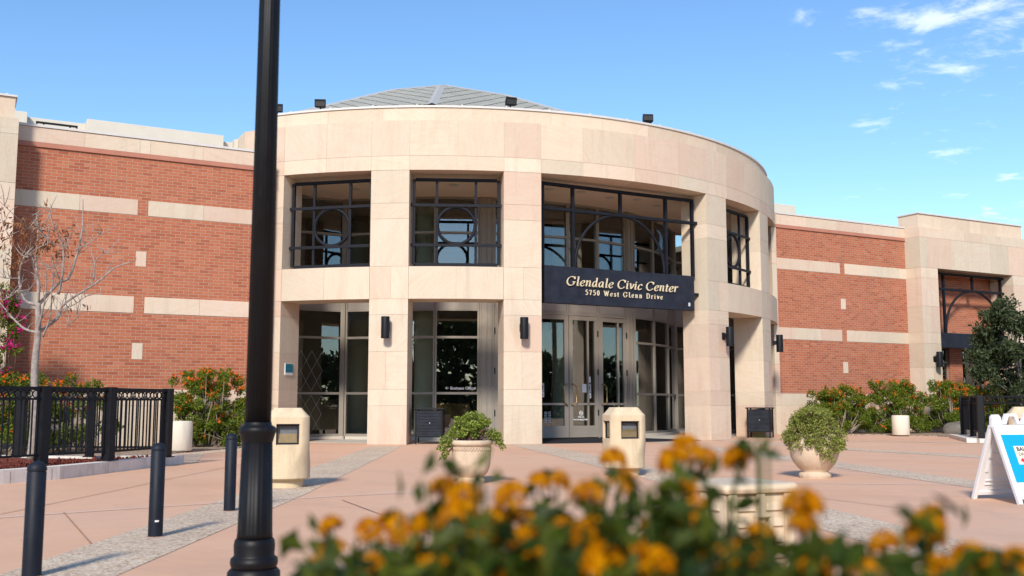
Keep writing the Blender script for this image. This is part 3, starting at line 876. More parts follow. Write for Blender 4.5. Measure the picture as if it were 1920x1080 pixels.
# --- brick wings
def brick_wing(x0, x1, gapx, sq, joints, zoff=0.0):
    b = MB()
    b.box(x0, x1, YF, YF + .45, 1.53, 7.85)
    wob = b.build("brick_wall", "brick", BLD)
    # pale stone bands set a hair proud of the bricks
    pr = YF - .012
    def row(z0, z1, y, xs, nm="stone_band"):
        s_ = MB()
        for a, c in zip(xs, xs[1:]):
            if c - a < .05: continue
            s_.box(a + .003, c - .003, y, YF + .2, z0 + .003, z1 - .003, rnd())
        s_.build(nm, STONE, wob, blk=True)
    for z0, z1, js in ((6.26, 6.69, joints[0]), (3.58, 4.03, joints[1])):
        row(z0, z1, pr, [x0] + [j for j in js if j < gapx[0]] + [gapx[0]])
        row(z0, z1, pr, [gapx[1]] + [j for j in js if j > gapx[1]] + [x1])
    for z0, z1 in sq: row(z0, z1, pr, [gapx[0] - .003, gapx[1] + .003], "stone_tile")
    row(7.98, 8.38, YF - .03, [x0] + list(joints[2]) + [x1])
    row(1.09, 1.53, YF - .02, [x0] + [x0 + 1.5 + 2.0 * k for k in range(int((x1 - x0 - 1) / 2))] + [x1], "stone_base")
    row(0.0, 1.09, YF - .02, [x0] + [x0 + .9 + 1.25 * k for k in range(int((x1 - x0 - .5) / 1.25))] + [x1], "stone_base")
    MB().box(x0, x1, YF - .004, YF + .4, .0, 1.5).build("mortar", MORTAR, wob)
    MB().box(x0, x1, YF - .02, YF + .4, 7.99, 8.37).build("mortar", MORTAR, wob)
    MB().box(x0, x1, YF - .035, YF + .44, 7.851, 7.979).box(x0, x1, YF - .05, YF - .035, 7.852, 7.872).build("pink_moulding", "pink_band", wob)
    cc = MB().box(x0, x1, YF - .06, YF + .5, 8.385, 8.45)
    cc.build("roof_coping", "white_flashing", wob)
    return wob
WL = brick_wing(.97, 7.62, (4.02, 4.29), ((4.85, 5.27), (2.33, 2.77)), ((2.55, 5.77), (2.55, 5.75), (2.6, 4.01, 4.28, 5.7)))
WR = brick_wing(27.12, 34.2, (30.43, 30.69), ((4.85, 5.27), (2.33, 2.77)), ((27.35, 28.95, 32.1, 33.8), (27.9, 29.3, 32.0), (27.2, 28.7, 30.3, 31.8)))
# a return of brick hidden beside the drum
MB().box(7.22, 7.60, YF + .455, 30.24, 1.53, 7.85).build("return_wall", "brick", BLD)
rw = MB()
for z0, z1 in zip([0, 1.09, 1.55, 2.62, 3.67, 4.12, 5.06, 6.44, 6.9], [1.09, 1.55, 2.62, 3.67, 4.12, 5.06, 6.44, 6.9, 7.86]):
    rw.box(26.88, 27.115, YF - .012, 30.3, z0 + .003, z1 - .003, rnd())
rw.build("return_wall", STONE, BLD, blk=True)
MB().box(-6, 7.2, YF + .5, 52, 8.0, 8.25).build("wing_roof", "roof_deck", BLD)
MB().box(28.4, 44, YF + .5, 52, 8.0, 8.25).build("wing_roof", "roof_deck", BLD)
MB().box(-6, 44, 52, 52.4, 0, 8.4).build("rear_wall", "stucco", BLD)
MB().box(-6.4, -6, 29.5, 52.4, 0, 8.4).build("side_wall", "stucco", BLD)
MB().box(44, 44.4, 29.5, 52.4, 0, 8.4).build("side_wall", "stucco", BLD)
# stucco roof parapets
for q in ((-5, 1.27, 31.0, 31.5, 8.0, 9.32), (1.27, 2.83, 31.25, 31.6, 8.0, 9.25), (2.83, 6.73, 31.0, 31.5, 8.0, 9.34), (6.73, 7.06, 31.25, 31.6, 8.0, 9.22),
          (7.06, 7.19, 31.0, 31.5, 8.0, 9.27), (28.4, 30.28, 31.0, 31.5, 8.0, 9.36), (30.28, 33.6, 31.3, 31.6, 8.0, 8.6)):
    MB().box(*q).build("roof_parapet", "stucco", BLD, bevel=.01)

# --- stone portals at the far end of each wing
def portal(x0, sg):
    b = MB(); cr_ = MB(); X = lambda t: x0 + sg * t
    def bx(m_, t0, t1, y0, y1, z0, z1, c=(0, 0, 0), g_=.004):
        a, c_ = sorted((X(t0), X(t1))); m_.box(a + g_, c_ - g_, y0, y1, z0 + g_, z1 - g_, c)
    Y0, Y1 = 28.10, 29.22; W1, W2, WT = 1.02, 5.8, 6.85
    zs = [0, 1.09, 1.53, 2.6, 3.58, 4.03, 5.1, 6.26, 6.69]
    for t0, t1 in ((0, W1), (W2, WT)):
        bx(cr_, t0, t1, Y0 + .009, Y1 - .01, 0, 6.69, g_=.009)
        for z0, z1 in zip(zs, zs[1:]):
            if z1 - z0 > .9 and random.random() < .5:
                m_ = (t0 + t1) / 2
                bx(b, t0, m_, Y0, Y1, z0, z1, rnd()); bx(b, m_, t1, Y0, Y1, z0, z1, rnd())
            else: bx(b, t0, t1, Y0, Y1, z0, z1, rnd())
    bx(cr_, 0, WT, Y0 + .009, Y1 - .01, 6.69, 8.36, g_=.009)
    xs = [0, .42, 1.9, 2.95, 4.4, 5.6, WT]
    for a, c in zip(xs, xs[1:]): bx(b, a, c, Y0, Y1, 6.69, 7.95, rnd())
    xs = [0, .45, 1.5, 2.75, 3.9, 5.1, WT]
    for a, c in zip(xs, xs[1:]): bx(b, a, c, Y0, Y1, 7.95, 8.36, rnd())
    bx(cr_, .12, WT - .12, Y0 + .13, Y1 - .01, 8.36, 8.93, g_=.009)
    xs = [.1, 1.5, 2.5, 3.3, 4.0, 5.0, WT - .1]
    for a, c in zip(xs, xs[1:]):
        q = rnd(); bx(b, a, c, Y0 + .12, Y1, 8.36, 8.93, (.35 + .25 * q[0], q[1], q[2]))
    o = b.build("stone_portal", STONE, BLD, blk=True); cr_.build("mortar", MORTAR, o)
    c = MB(); bx(c, .06, WT - .06, Y0 + .07, Y1 + .05, 8.93, 8.98, g_=0)
    for k in range(9):
        t = .3 + k * .78
        a = X(t); c.box(a - .02, a + .02, Y0 + .2, Y0 + .24, 8.98, 9.04)
    c.build("roof_coping", "white_flashing", o)
    # recessed brick wall with windows
    w_ = MB(); yb0, yb1 = 29.25, 29.6
    def bw(m_, t0, t1, z0, z1, y0=yb0, y1=yb1): a, c_ = sorted((X(t0), X(t1))); m_.box(a, c_, y0, y1, z0, z1)
    bw(w_, W1 - .9, W2 + .9, 3.55, 8.0); bw(w_, W1 - .9, W2 + .9, 0, .9)
    for t0, t1 in ((W1 - .9, 2.05), (2.95, 3.75), (5.2, 6.7)): bw(w_, t0, t1, .9, 3.55)
    rb = w_.build("brick_wall", "brick", BLD)
    for t0, t1 in ((2.05, 2.95), (3.75, 5.2)):
        f = MB(); m_ = (t0 + t1) / 2 if t1 - t0 > 1 else None
        for q0, q1, z0, z1 in ((t0, t0 + .07, .9, 3.55), (t1 - .07, t1, .9, 3.55), (t0 + .07, t1 - .07, .9, .97), (t0 + .07, t1 - .07, 3.47, 3.55), (t0 + .07, t1 - .07, 2.86, 2.93)):
            bw(f, q0, q1, z0, z1, yb0 + .1, yb0 + .2)
        wn_ = f.build("window", "bronze_frame", BLD)
        pn = MB(); bw(pn, t0 + .06, t1 - .06, .95, 3.5, yb0 + .145, yb0 + .155); pn.build("pane", "tinted_glass", wn_)
        bk = MB(); bw(bk, t0 - .1, t1 + .1, .8, 3.6, yb0 + 1.3, yb0 + 1.35); bk.build("dark_backing", "dark_interior", wn_)  # dark sheet added well behind the pane in place of a room
    xc = (X(W1) + X(W2)) / 2 + sg * .37
    g_ = grille_arch(28.6, xc, (-2.33, -1.84, 1.84, 2.33), 4.06, 5.93, 6.58, 1.79, 2.4)
    a, c_ = sorted((X(W1 + .01), X(W2 - .01)))
    MB().box(a, c_, 28.45, 28.75, 3.46, 4.08).build("signage_beam", "navy_panel", g_, bevel=.006)
    return o
portal(34.2, 1)
portal(.97, -1)

# ------------------------------------------------------------------ entrance sign with broad-nib lettering
GL = {
 'G': ([[(.80, .74), (.79, .86), (.70, .95), (.53, 1.0), (.33, .96), (.16, .82), (.07, .60), (.06, .40), (.13, .18), (.28, .03), (.48, -.01), (.66, .05), (.79, .17)], [(.79, .40), (.79, .14)], [(.64, .41), (.93, .41)], [(.82, 1.0), (.82, .74)]], 1.0),
 'C': ([[(.78, .74), (.77, .86), (.68, .95), (.52, 1.0), (.33, .96), (.16, .82), (.07, .60), (.06, .40), (.13, .18), (.28, .03), (.47, -.01), (.66, .07), (.80, .22)], [(.80, 1.0), (.80, .72)]], .92),
 'l': ([[(.17, 1.04), (.17, .12), (.21, .01), (.31, .04)], [(.03, 1.0), (.17, 1.04)]], .37),
 'e': ([[(.09, .30), (.28, .32), (.44, .40), (.47, .53), (.37, .63), (.22, .57), (.10, .38), (.09, .16), (.20, .0), (.36, .02), (.50, .15)]], .58),
 'n': ([[(.02, .55), (.13, .63), (.13, .0)], [(.13, .40), (.24, .56), (.38, .64), (.47, .54), (.47, .12), (.51, .01), (.60, .05)]], .68),
 'd': ([[(.46, .50), (.37, .62), (.22, .58), (.09, .36), (.10, .10), (.21, .0), (.34, .08), (.46, .32)], [(.48, 1.04), (.48, .12), (.52, .01), (.61, .05)], [(.35, 1.0), (.48, 1.04)]], .68),
 'a': ([[(.46, .50), (.37, .62), (.22, .58), (.09, .36), (.10, .10), (.21, .0), (.34, .08), (.46, .32)], [(.48, .62), (.48, .12), (.52, .01), (.61, .05)]], .68),
 'i': ([[(.03, .55), (.14, .63), (.14, .12), (.18, .01), (.28, .05)], [(.13, .90), (.17, .80)]], .35),
 'v': ([[(.02, .58), (.10, .62), (.24, .02)], [(.24, .02), (.40, .28), (.47, .50), (.44, .62)]], .54),
 'c': ([[(.47, .48), (.43, .60), (.28, .62), (.13, .44), (.08, .22), (.16, .02), (.31, .0), (.48, .14)]], .54),
 't': ([[(.18, .84), (.15, .14), (.20, .01), (.33, .06)], [(.02, .60), (.36, .60)]], .39),
 'r': ([[(.02, .55), (.13, .63), (.13, .0)], [(.13, .38), (.24, .55), (.36, .64), (.46, .58)]], .48),
 's': ([[(.40, .50), (.34, .61), (.20, .62), (.10, .52), (.14, .40), (.32, .28), (.40, .16), (.32, .02), (.18, .0), (.06, .12)]], .48),
 'W': ([[(.06, 1.0), (.32, .0)], [(.32, .0), (.55, .95)], [(.55, .95), (.80, .0)], [(.80, .0), (1.04, 1.0)], [(-.04, 1.0), (.18, 1.0)], [(.94, 1.0), (1.14, 1.0)]], 1.15),
 'D': ([[(.16, 1.0), (.16, .0)], [(.04, 1.0), (.42, 1.0), (.68, .85), (.76, .5), (.68, .15), (.42, .0), (.04, .0)]], .86),
 '5': ([[(.46, 1.0), (.17, .98), (.13, .60), (.30, .63), (.45, .50), (.48, .30), (.38, .06), (.20, .0), (.06, .12)], [(.16, .97), (.46, .97)]], .58),
 '7': ([[(.06, .80), (.08, .97), (.50, .97)], [(.50, .97), (.32, .50), (.22, .0)]], .56),
 '0': ([[(.28, 1.0), (.14, .84), (.07, .5), (.14, .16), (.28, .0), (.42, .16), (.49, .5), (.42, .84), (.28, 1.0)]], .58),
}
def crm(pts, n=7):
    if len(pts) < 3: return pts
    P = [pts[0]] + list(pts) + [pts[-1]]; out = []
    for i in range(1, len(P) - 2):
        p0, p1, p2, p3 = (np.array(q) for q in P[i - 1:i + 3])
        for k in range(n):
            t = k / n
            out.append(tuple(.5 * (2 * p1 + (p2 - p0) * t + (2 * p0 - 5 * p1 + 4 * p2 - p3) * t * t + (3 * p1 - p0 - 3 * p2 + p3) * t ** 3)))
    return out + [pts[-1]]
def pen_text(b, text, width, cap, M, shear, nib, tmin, track, serif, depth, space=.42):
    x = 0; strokes = []
    for ch in text:
        if ch == ' ': x += space; continue
        st, adv = GL[ch]
        ss = [list(q) for q in st]
        if serif:
            for q in list(ss):
                if len(q) == 2 or ch in 'lind r':
                    for e in (q[0], q[-1]):
                        if abs(e[1]) < .05 and ch not in '57': ss.append([(e[0] - .09, .0), (e[0] + .11, .0)])
        for q in ss: strokes.append([(px + x, py) for px, py in q])
        x += adv + track
    sx = width / (x - track)
    na = R_(28); nv = np.array([math.cos(na), math.sin(na)])
    for si, q in enumerate(strokes):
        pts = np.array(crm(q)); pts = np.stack([pts[:, 0] * sx / cap, pts[:, 1]], 1)
        pts[:, 0] += pts[:, 1] * shear
        t = np.gradient(pts, axis=0); t /= np.maximum(1e-9, np.linalg.norm(t, axis=1))[:, None]
        nn = np.stack([-t[:, 1], t[:, 0]], 1)
        h = .5 * (nib * np.abs(nn @ nv) + tmin)
        A = (pts + nn * h[:, None]) * cap; B = (pts - nn * h[:, None]) * cap
        k = len(pts); d = depth + (si % 5) * .0009
        vs = [(a[0], a[1], d) for a in A] + [(a[0], a[1], d) for a in B] + [(a[0], a[1], 0) for a in A] + [(a[0], a[1], 0) for a in B]
        fs = []
        for i in range(k - 1):
            fs += [(i, k + i, k + i + 1, i + 1), (i, i + 1, 2 * k + i + 1, 2 * k + i), (k + i, 3 * k + i, 3 * k + i + 1, k + i + 1)]
        fs += [(0, 2 * k, 3 * k, k), (k - 1, 2 * k - 1, 4 * k - 1, 3 * k - 1)]
        b.add([M @ Vector(v) for v in vs], fs)
SIGN = thing("entrance_sign", "dark navy name sign with raised cream lettering spanning the main entrance", "sign", (17.73, 25.57, 4.10))
sb = MB().box(-2.77, 2.77, 0, .22, 0, 1.11)
sb.build("sign_panel", "navy_panel", SIGN, bevel=.008)
l1 = MB(); pen_text(l1, "Glendale Civic Center", 4.12, .262, frame_matrix((-2.06, -.028, .55), (1, 0, 0), (0, 0, 1)), .20, .115, .036, .045, False, .034)
l1.build("lettering", "gold_letter", SIGN)
l2 = MB(); pen_text(l2, "5750 West Glenn Drive", 2.86, .148, frame_matrix((-1.37, -.02, .295), (1, 0, 0), (0, 0, 1)), 0, .12, .055, .32, True, .022, .75)
l2.build("address_lettering", "gold_letter", SIGN)
MB().box(2.52, 2.60, -.004, -.001, .13, .24).build("sticker", "sticker_grey", SIGN)

# ------------------------------------------------------------------ wall lamps
def wall_lamp(p, phi, label):
    """black cylinder lamp held off the wall by a square arm"""
    t = thing("wall_lamp", label, "wall lamp", p, R_(phi), "black cylinder wall lamps")
    return t
wl_src = None
lamp_spots = [(pol(-33.3, RO, 2.98), -33.3, "black cylinder wall lamp on the stone pier left of the business office window"),
              (pol(-16.2, RO, 2.98), -16.2, "black cylinder wall lamp on the pier between the business office window and the glass doors"),
              (pol(17.1, RO, 2.98), 17.1, "black cylinder wall lamp on the broad pier right of the glass doors"),
              (pol(37.0, RO, 2.98), 37.0, "black cylinder wall lamp on the narrow pier beside the right brick wall"),
              ((34.78, 28.10, 2.62), 0, "black cylinder wall lamp on the far right portal above the flowering hedge"),
              (pol(-50.6, RO, 2.98), -50.6, "black cylinder wall lamp behind the lamp post")]
for i, (p, ph, lb) in enumerate(lamp_spots[:5]):
    if wl_src is None:
        wl_src = thing("wall_lamp", lb, "wall lamp", p, R_(ph), "black cylinder wall lamps")
        pf = [(.0, 0), (.118, 0), (.12, .004), (.12, .006), (.12, .61), (.118, .615), (.10, .615), (.10, .60), (0, .60)]
        bb = MB().lathe(pf, 28, Matrix.Translation((0, -.24, 0)))
        autosmooth(bb.build("lamp_body", "black_metal", wl_src), 40)
        MB().box(-.055, .055, -.15, -.02, .26, .40).box(-.085, .085, -.022, .0, .22, .44).build("wall_bracket", "black_metal", wl_src)
        t = wl_src
    else:
        t = copy_tree(wl_src)
        t.location = p; t.rotation_euler = (0, 0, R_(ph)); t["label"] = lb

# ------------------------------------------------------------------ roof floodlights
fsrc = None
for ph, rz, lb in ((-43.8, 20, "black floodlight on the parapet left of the pyramid roof"), (-17.3, 5, "black floodlight standing before the middle of the pyramid roof"),
                   (4.3, -28, "black floodlight tipped over on the parapet right of the pyramid roof"), (-50.6, 30, "black floodlight on the parapet corner, almost hidden by the lamp post")):
    if fsrc is None:
        fsrc = thing("floodlight", lb, "floodlight", pol(ph, RO - .5, 9.86), R_(ph + rz), "black roof floodlights")
        b = MB()
        b.add([(-.17, -.08, .13), (.17, -.08, .13), (.17, -.12, .37), (-.17, -.12, .37), (-.14, .12, .16), (.14, .12, .16), (.14, .10, .33), (-.14, .10, .33)],
              [(0, 1, 2, 3), (7, 6, 5, 4), (0, 4, 5, 1), (1, 5, 6, 2), (2, 6, 7, 3), (3, 7, 4, 0)])
        b.build("lamp_head", "black_metal", fsrc, bevel=.012)
        MB().tube([(0, .02, 0), (0, .02, .14)], .025, 8).box(-.06, .06, -.04, .08, 0, .03).build("stem", "black_metal", fsrc)
        MB().box(-.14, .14, -.108, -.1, .15, .34).build("lens", "door_black", fsrc)
    else:
        t = copy_tree(fsrc); t.location = pol(ph, RO - .5, 9.86); t.rotation_euler = (R_(-14) if ph > 0 else 0, 0, R_(ph + rz)); t["label"] = lb

# roof ladder rail
rl = thing("roof_hatch_rail", "low black guard rail standing on the roof edge at far left", "guard rail", (1.95, 29.6, 8.25))
b = MB()
for x in (-.5, -.33, .33, .5): b.box(x - .02, x + .02, -.02, .02, 0, .43)
b.box(-.52, .52, -.025, .025, .43, .48)
b.build("rail_frame", "black_metal", rl)

# small fittings on the walls
t = thing("junction_box", "small blue grey electrical box on the stone base beside the orange flowering shrub", "electrical box", (6.84, YF - .02, .55))
MB().box(-.11, .11, -.10, 0, 0, .2).build("box_body", "blue_grey_box", t, bevel=.01)
MB().box(-.09, .09, -.112, -.1, .02, .18).build("box_cover", "blue_grey_box", t)
t = thing("wall_faucet_cover", "pale blue rounded cover on the stone base right of the portico", "faucet cover", (29.39, YF - .02, .50))
MB().lathe([(.02, .0), (.11, .02), (.14, .1), (.135, .2), (.09, .27), (.02, .3)], 20, Matrix.Translation((0, -.1, 0))).build("cover_shell", "blue_grey_box", t, smooth=True)
MB().lathe([(.07, -.02), (.08, .02)], 16, Matrix.Translation((0, -.1, 0))).build("cover_mouth", "door_black", t)
jp = Vector(pol(-47.75, RO - .5, 1.98)); jd = Vector((math.sin(R_(-47.75)), -math.cos(R_(-47.75)), 0)); jn = Vector((jd.y * -1, jd.x, 0))
Mj = frame_matrix(jp, -jd, (0, 0, 1))
t = thing("wall_plaque", "small square teal picture plaque with a white caption strip on the left stone pier", "plaque", jp)
def loc_poly(x0, x1, z0, z1, d0, d1):
    b = MB(); b.box(x0, x1, z0, z1, d0, d1, M=Matrix.Translation(-jp) @ Mj); return b
simple("plaque_teal", (.02, .17, .24), .4, .4, .9, 30)
sgn = 1
loc_poly(-.21, .21, .0, .34, .0, .02).build("plaque_board", "white_paint", t)
loc_poly(-.20, .20, .08, .33, .02, .026).build("plaque_picture", "plaque_teal", t)

# ------------------------------------------------------------------ louvred litter bins by the portico
def slat_bin(loc, rz, label):
    t = thing("litter_bin", label, "litter bin", loc, rz, "black louvred litter bins")
    hw, hd, z0, z1 = .37, .30, .22, .98
    b = MB()
    for x in (-hw, hw):
        for y in (-hd, hd): b.box(x - .022, x + .022, y - .022, y + .022, 0, z1)
    b.box(-hw, hw, -hd - .015, -hd + .015, z0 - .03, z0 + .01); b.box(-hw, hw, hd - .015, hd + .015, z0 - .03, z0 + .01)
    b.box(-hw - .015, -hw + .015, -hd, hd, z0 - .03, z0 + .01); b.box(hw - .015, hw + .015, -hd, hd, z0 - .03, z0 + .01)
    b.build("bin_frame", "black_metal", t)
    s_ = MB(); n = 17
    for k in range(n):
        z = z0 + .03 + (z1 - z0 - .08) * k / (n - 1)
        for y, d in ((-hd, -1), (hd, 1)):
            s_.add([(-hw + .02, y + d * .012, z - .012), (hw - .02, y + d * .012, z - .012), (hw - .02, y - d * .012, z + .018), (-hw + .02, y - d * .012, z + .018),
                    (-hw + .02, y + d * .012, z - .004), (hw - .02, y + d * .012, z - .004), (hw - .02, y - d * .012, z + .026), (-hw + .02, y - d * .012, z + .026)],
                   [(0, 1, 2, 3), (7, 6, 5, 4), (0, 4, 5, 1), (2, 6, 7, 3), (1, 5, 6, 2), (0, 3, 7, 4)])
        for x in (-hw, hw):
            s_.box(x - .012, x + .012, -hd + .02, hd - .02, z - .008, z + .012)
    s_.build("slats", "lit_slat_metal", t)
    MB().box(-hw + .05, hw - .05, -hd + .05, hd - .05, z0 + .02, z1 - .03).build("liner", "door_black", t)
    MB().box(-hw - .06, hw + .06, -hd - .06, hd + .06, z1, z1 + .04).build("bin_lid", "black_metal", t, bevel=.01)
    MB().lathe([(.012, 0), (.012, .012)], 10, Matrix.Translation((.03, -hd - .02, .6)) @ Matrix.Rotation(R_(90), 4, 'X')).build("lock", "white_paint", t)
    return t
LB = slat_bin((11.98, 27.05, 0), R_(-31), "black louvred litter bin on four legs between the two left stone piers")
t = copy_tree(LB); t.location = (24.0, 26.55, 0); t.rotation_euler = (0, 0, R_(-52)); t["label"] = "black louvred litter bin tucked in the right portico opening beside the brick wing"

# ------------------------------------------------------------------ white concrete drum bins
def drum_bin(loc, label):
    t = thing("concrete_bin", label, "litter bin", loc, 0, "cream cylindrical concrete bins")
    b = MB().lathe([(.25, 0), (.26, .035), (.285, .04), (.30, .06), (.30, .70), (.285, .73), (.26, .735), (.235, .735), (.235, .30), (.0, .30)], 40)
    autosmooth(b.build("bin_body", "bin_cream", t), 50)
    MB().lathe([(.256, -.001), (.261, .034)], 40).build("base_ring", "door_black", t)
    return t
cb_ = drum_bin((4.66, 25.2, 0), "cream concrete drum bin beside the black railing and orange flowering shrub")
t = copy_tree(cb_); t.location = (29.5, 25.4, 0); t["label"] = "cream concrete drum bin in front of the long orange flowering hedge"

# ------------------------------------------------------------------ squat cast stone light bollards
def light_bollard(loc, rz, label):
    t = thing("light_bollard", label, "path light", loc, rz, "squat cast stone path lights")
    b = MB(); n = 64; Rr = .335
    lv = []
    for z, h, rr in ((.115, .40, .305), (.135, .40, .328), (.27, .40, .328), (.34, .326, .331), (.38, .319, .336), (.44, .311, .344), (.50, .305, .352), (.56, .302, .358), (.62, .30, .36), (.965, .30, .36), (1.09, .185, .25)):
        ring = []
        for k in range(n):
            a = 2 * math.pi * (k + .5) / n
            r = min(rr, h / max(abs(math.cos(a)), 1e-6), h / max(abs(math.sin(a)), 1e-6))
            ring.append((r * math.cos(a), r * math.sin(a), z))
        lv.append(ring)
    vs = [p for q in lv for p in q]; fs = []
    for i in range(len(lv) - 1):
        for k in range(n): fs.append((i * n + k, i * n + (k + 1) % n, (i + 1) * n + (k + 1) % n, (i + 1) * n + k))
    fs.append(tuple((len(lv) - 1) * n + k for k in range(n))); fs.append(tuple(range(n - 1, -1, -1)))
    b.add(vs, fs)
    body = b.build("body", "cast_yellow_stone", t)
    autosmooth(body, 28)
    MB().lathe([(.24, 0), (.24, .12)], 40).build("plinth", "cast_yellow_stone", t)
    # hooded windows let into all four faces
    cut = MB()
    for k in range(4):
        Mk = Matrix.Rotation(k * math.pi / 2, 4, 'Z')
        cut.add([Mk @ Vector(p) for p in ((-.175, -.5, .57), (.175, -.5, .57), (.175, -.5, .90), (-.175, -.5, .90), (-.145, -.19, .60), (.145, -.19, .60), (.145, -.19, .86), (-.145, -.19, .86))],
                [(0, 1, 2, 3), (7, 6, 5, 4), (0, 4, 5, 1), (1, 5, 6, 2), (2, 6, 7, 3), (3, 7, 4, 0)])
    co = cut.build("cut", "cast_yellow_stone", t)
    md = body.modifiers.new("windows", 'BOOLEAN'); md.operation = 'DIFFERENCE'; md.object = co; md.solver = 'EXACT'
    bpy.context.view_layer.update()
    dg = bpy.context.evaluated_depsgraph_get()
    me = bpy.data.meshes.new_from_object(body.evaluated_get(dg)); body.modifiers.clear(); body.data = me; bpy.data.objects.remove(co)
    for k in range(4):
        Mk = Matrix.Rotation(k * math.pi / 2, 4, 'Z')
        f = MB()
        for q in ((-.15, -.13, .595, .86), (.13, .15, .595, .86), (-.13, .13, .595, .615), (-.13, .13, .84, .86)): f.box(q[0], q[1], -.262, -.235, q[2], q[3], M=Mk)
        fo = f.build("window_frame", "navy_panel", t)
        MB().box(-.13, .13, -.250, -.247, .615, .84, M=Mk).build("lens", "clear_lens", fo)
        MB().add([Mk @ Vector(p) for p in ((-.13, -.243, .617), (.13, -.243, .617), (.12, -.20, .735), (-.12, -.20, .735))], [(0, 1, 2, 3)]).build("reflector", "reflector_gold", fo)
        MB().add([Mk @ Vector(p) for p in ((-.13, -.194, .73), (.13, -.194, .73), (.13, -.193, .84), (-.13, -.193, .84))], [(0, 1, 2, 3)]).build("back_plate", "reflector_grey", fo)
    return t
LBo = light_bollard((4.05, 14.05, 0), R_(-14), "squat cast stone path light with a square window, partly behind the black lamp post")
for lc, rz, lb in (((9.5, 13.72, 0), R_(-14), "squat cast stone path light with a square window, before the glass doors"), ((17.5, 12.2, 0), R_(-50), "squat cast stone path light with its chamfered top showing behind the white sandwich board")):
    t = copy_tree(LBo); t.location = lc; t.rotation_euler = (0, 0, rz); t["label"] = lb

# ------------------------------------------------------------------ foliage helpers
def leaf_cloud(b, C, size, rng, aspect=.5, spread=0.0, up=.3, normals=None, fold=.25):
    """folded lozenge leaves at the points C (n,3)"""
    n = len(C)
    D = rng.normal(size=(n, 3)) if normals is None else normals + rng.normal(size=(n, 3)) * .6
    D[:, 2] += up * np.abs(rng.normal(size=n)) if up >= 0 else up
    D /= np.linalg.norm(D, axis=1)[:, None]
    T = rng.normal(size=(n, 3)); S = np.cross(D, T); S /= np.linalg.norm(S, axis=1)[:, None]
    Nn = np.cross(S, D)
    L = (size * rng.uniform(.65, 1.35, n))[:, None]; W = L * aspect
    a = C; t = C + D * L; m = C + D * L * .48
    l = m + S * W * .5 + Nn * W * fold; r = m - S * W * .5 + Nn * W * fold
    V = np.stack([a, r, t, l], 1).reshape(-1, 3)
    i = np.arange(n)[:, None] * 4
    b.np_add(V, np.concatenate([i, i + 1, i + 2, i + 3], 1))
    return b
def ball(n, rng, inner=.35):
    d = rng.normal(size=(n, 3)); d /= np.linalg.norm(d, axis=1)[:, None]
    return d * (inner + (1 - inner) * rng.random(n) ** .45)[:, None]
def clumps(rng, centers, radii, per, squash=(1, 1, .8)):
    out = []
    for c, r in zip(centers, radii):
        p = ball(max(4, int(per * r * r)), rng) * r * np.array(squash)
        out.append(p + c)
    return np.concatenate(out)
def shrub(name, label, cat, loc, rx, ry, h, rng, leaf_m, flower_m, per, leaf, ncl, group=None, z0=.25, nflow=60, fsize=.04, twig_m="twig", twigs=24, top_bias=.5, fl_top=True, mask=None, bare=0.0, rz=0):
    t = thing(name, label, cat, loc, rz, group)
    cs, rs = [], []
    while len(cs) < ncl:
        p = rng.uniform(-1, 1, 3)
        if (p[0] ** 2 + p[1] ** 2) > 1.0: continue
        z = z0 + (h - z0) * (abs(p[2]) ** 1.15)
        edge = 1 - .35 * max(0, (z / h - .75) * 4) * rng.random()
        c = np.array([p[0] * rx * edge, p[1] * ry * edge, z])
        if mask is not None and not mask(c): continue
        cs.append(c); rs.append(rng.uniform(.10, .22) * (1.15 - .25 * z / h))
    pts = clumps(rng, cs, rs, per)
    pts[:, 2] = np.maximum(pts[:, 2], .03)
    f = MB(); leaf_cloud(f, pts, leaf, rng, .42)
    f.build("foliage", leaf_m, t)
    tw = MB()
    for k in range(twigs):
        c = cs[rng.integers(len(cs))]
        b0 = np.array([c[0] * .35 + rng.normal() * .12, c[1] * .35, 0]); md = (b0 + c) / 2 + np.array([c[0] * .18, c[1] * .18, .1])
        tw.tube([b0, md, c], [.014, .010, .005], 5)
        for q in range(2):
            c2 = cs[rng.integers(len(cs))]
            if np.linalg.norm(c2 - c) < .9: tw.tube([md, (md + c2) / 2 + rng.normal(size=3) * .05, c2], [.008, .006, .003], 4)
    tw.build("branches", twig_m, t)
    if nflow:
        fl = MB(); C = []
        idx = np.argsort([-c[2] + rng.normal() * .35 for c in cs])
        for k in range(nflow):
            j = idx[min(len(idx) - 1, int(abs(rng.normal()) * len(idx) * .35))]
            d = rng.normal(size=3); d[2] = abs(d[2]); d[1] -= .5; d /= np.linalg.norm(d)
            o = cs[j] + d * rs[j] * rng.uniform(.8, 1.15)
            m_ = rng.integers(5, 12)
            C.append(o + rng.normal(size=(m_, 3)) * fsize * .6)
        leaf_cloud(fl, np.concatenate(C), fsize, rng, .7)
        fo = fl.build("blossoms", flower_m, t); fo["kind"] = "stuff"
    return t

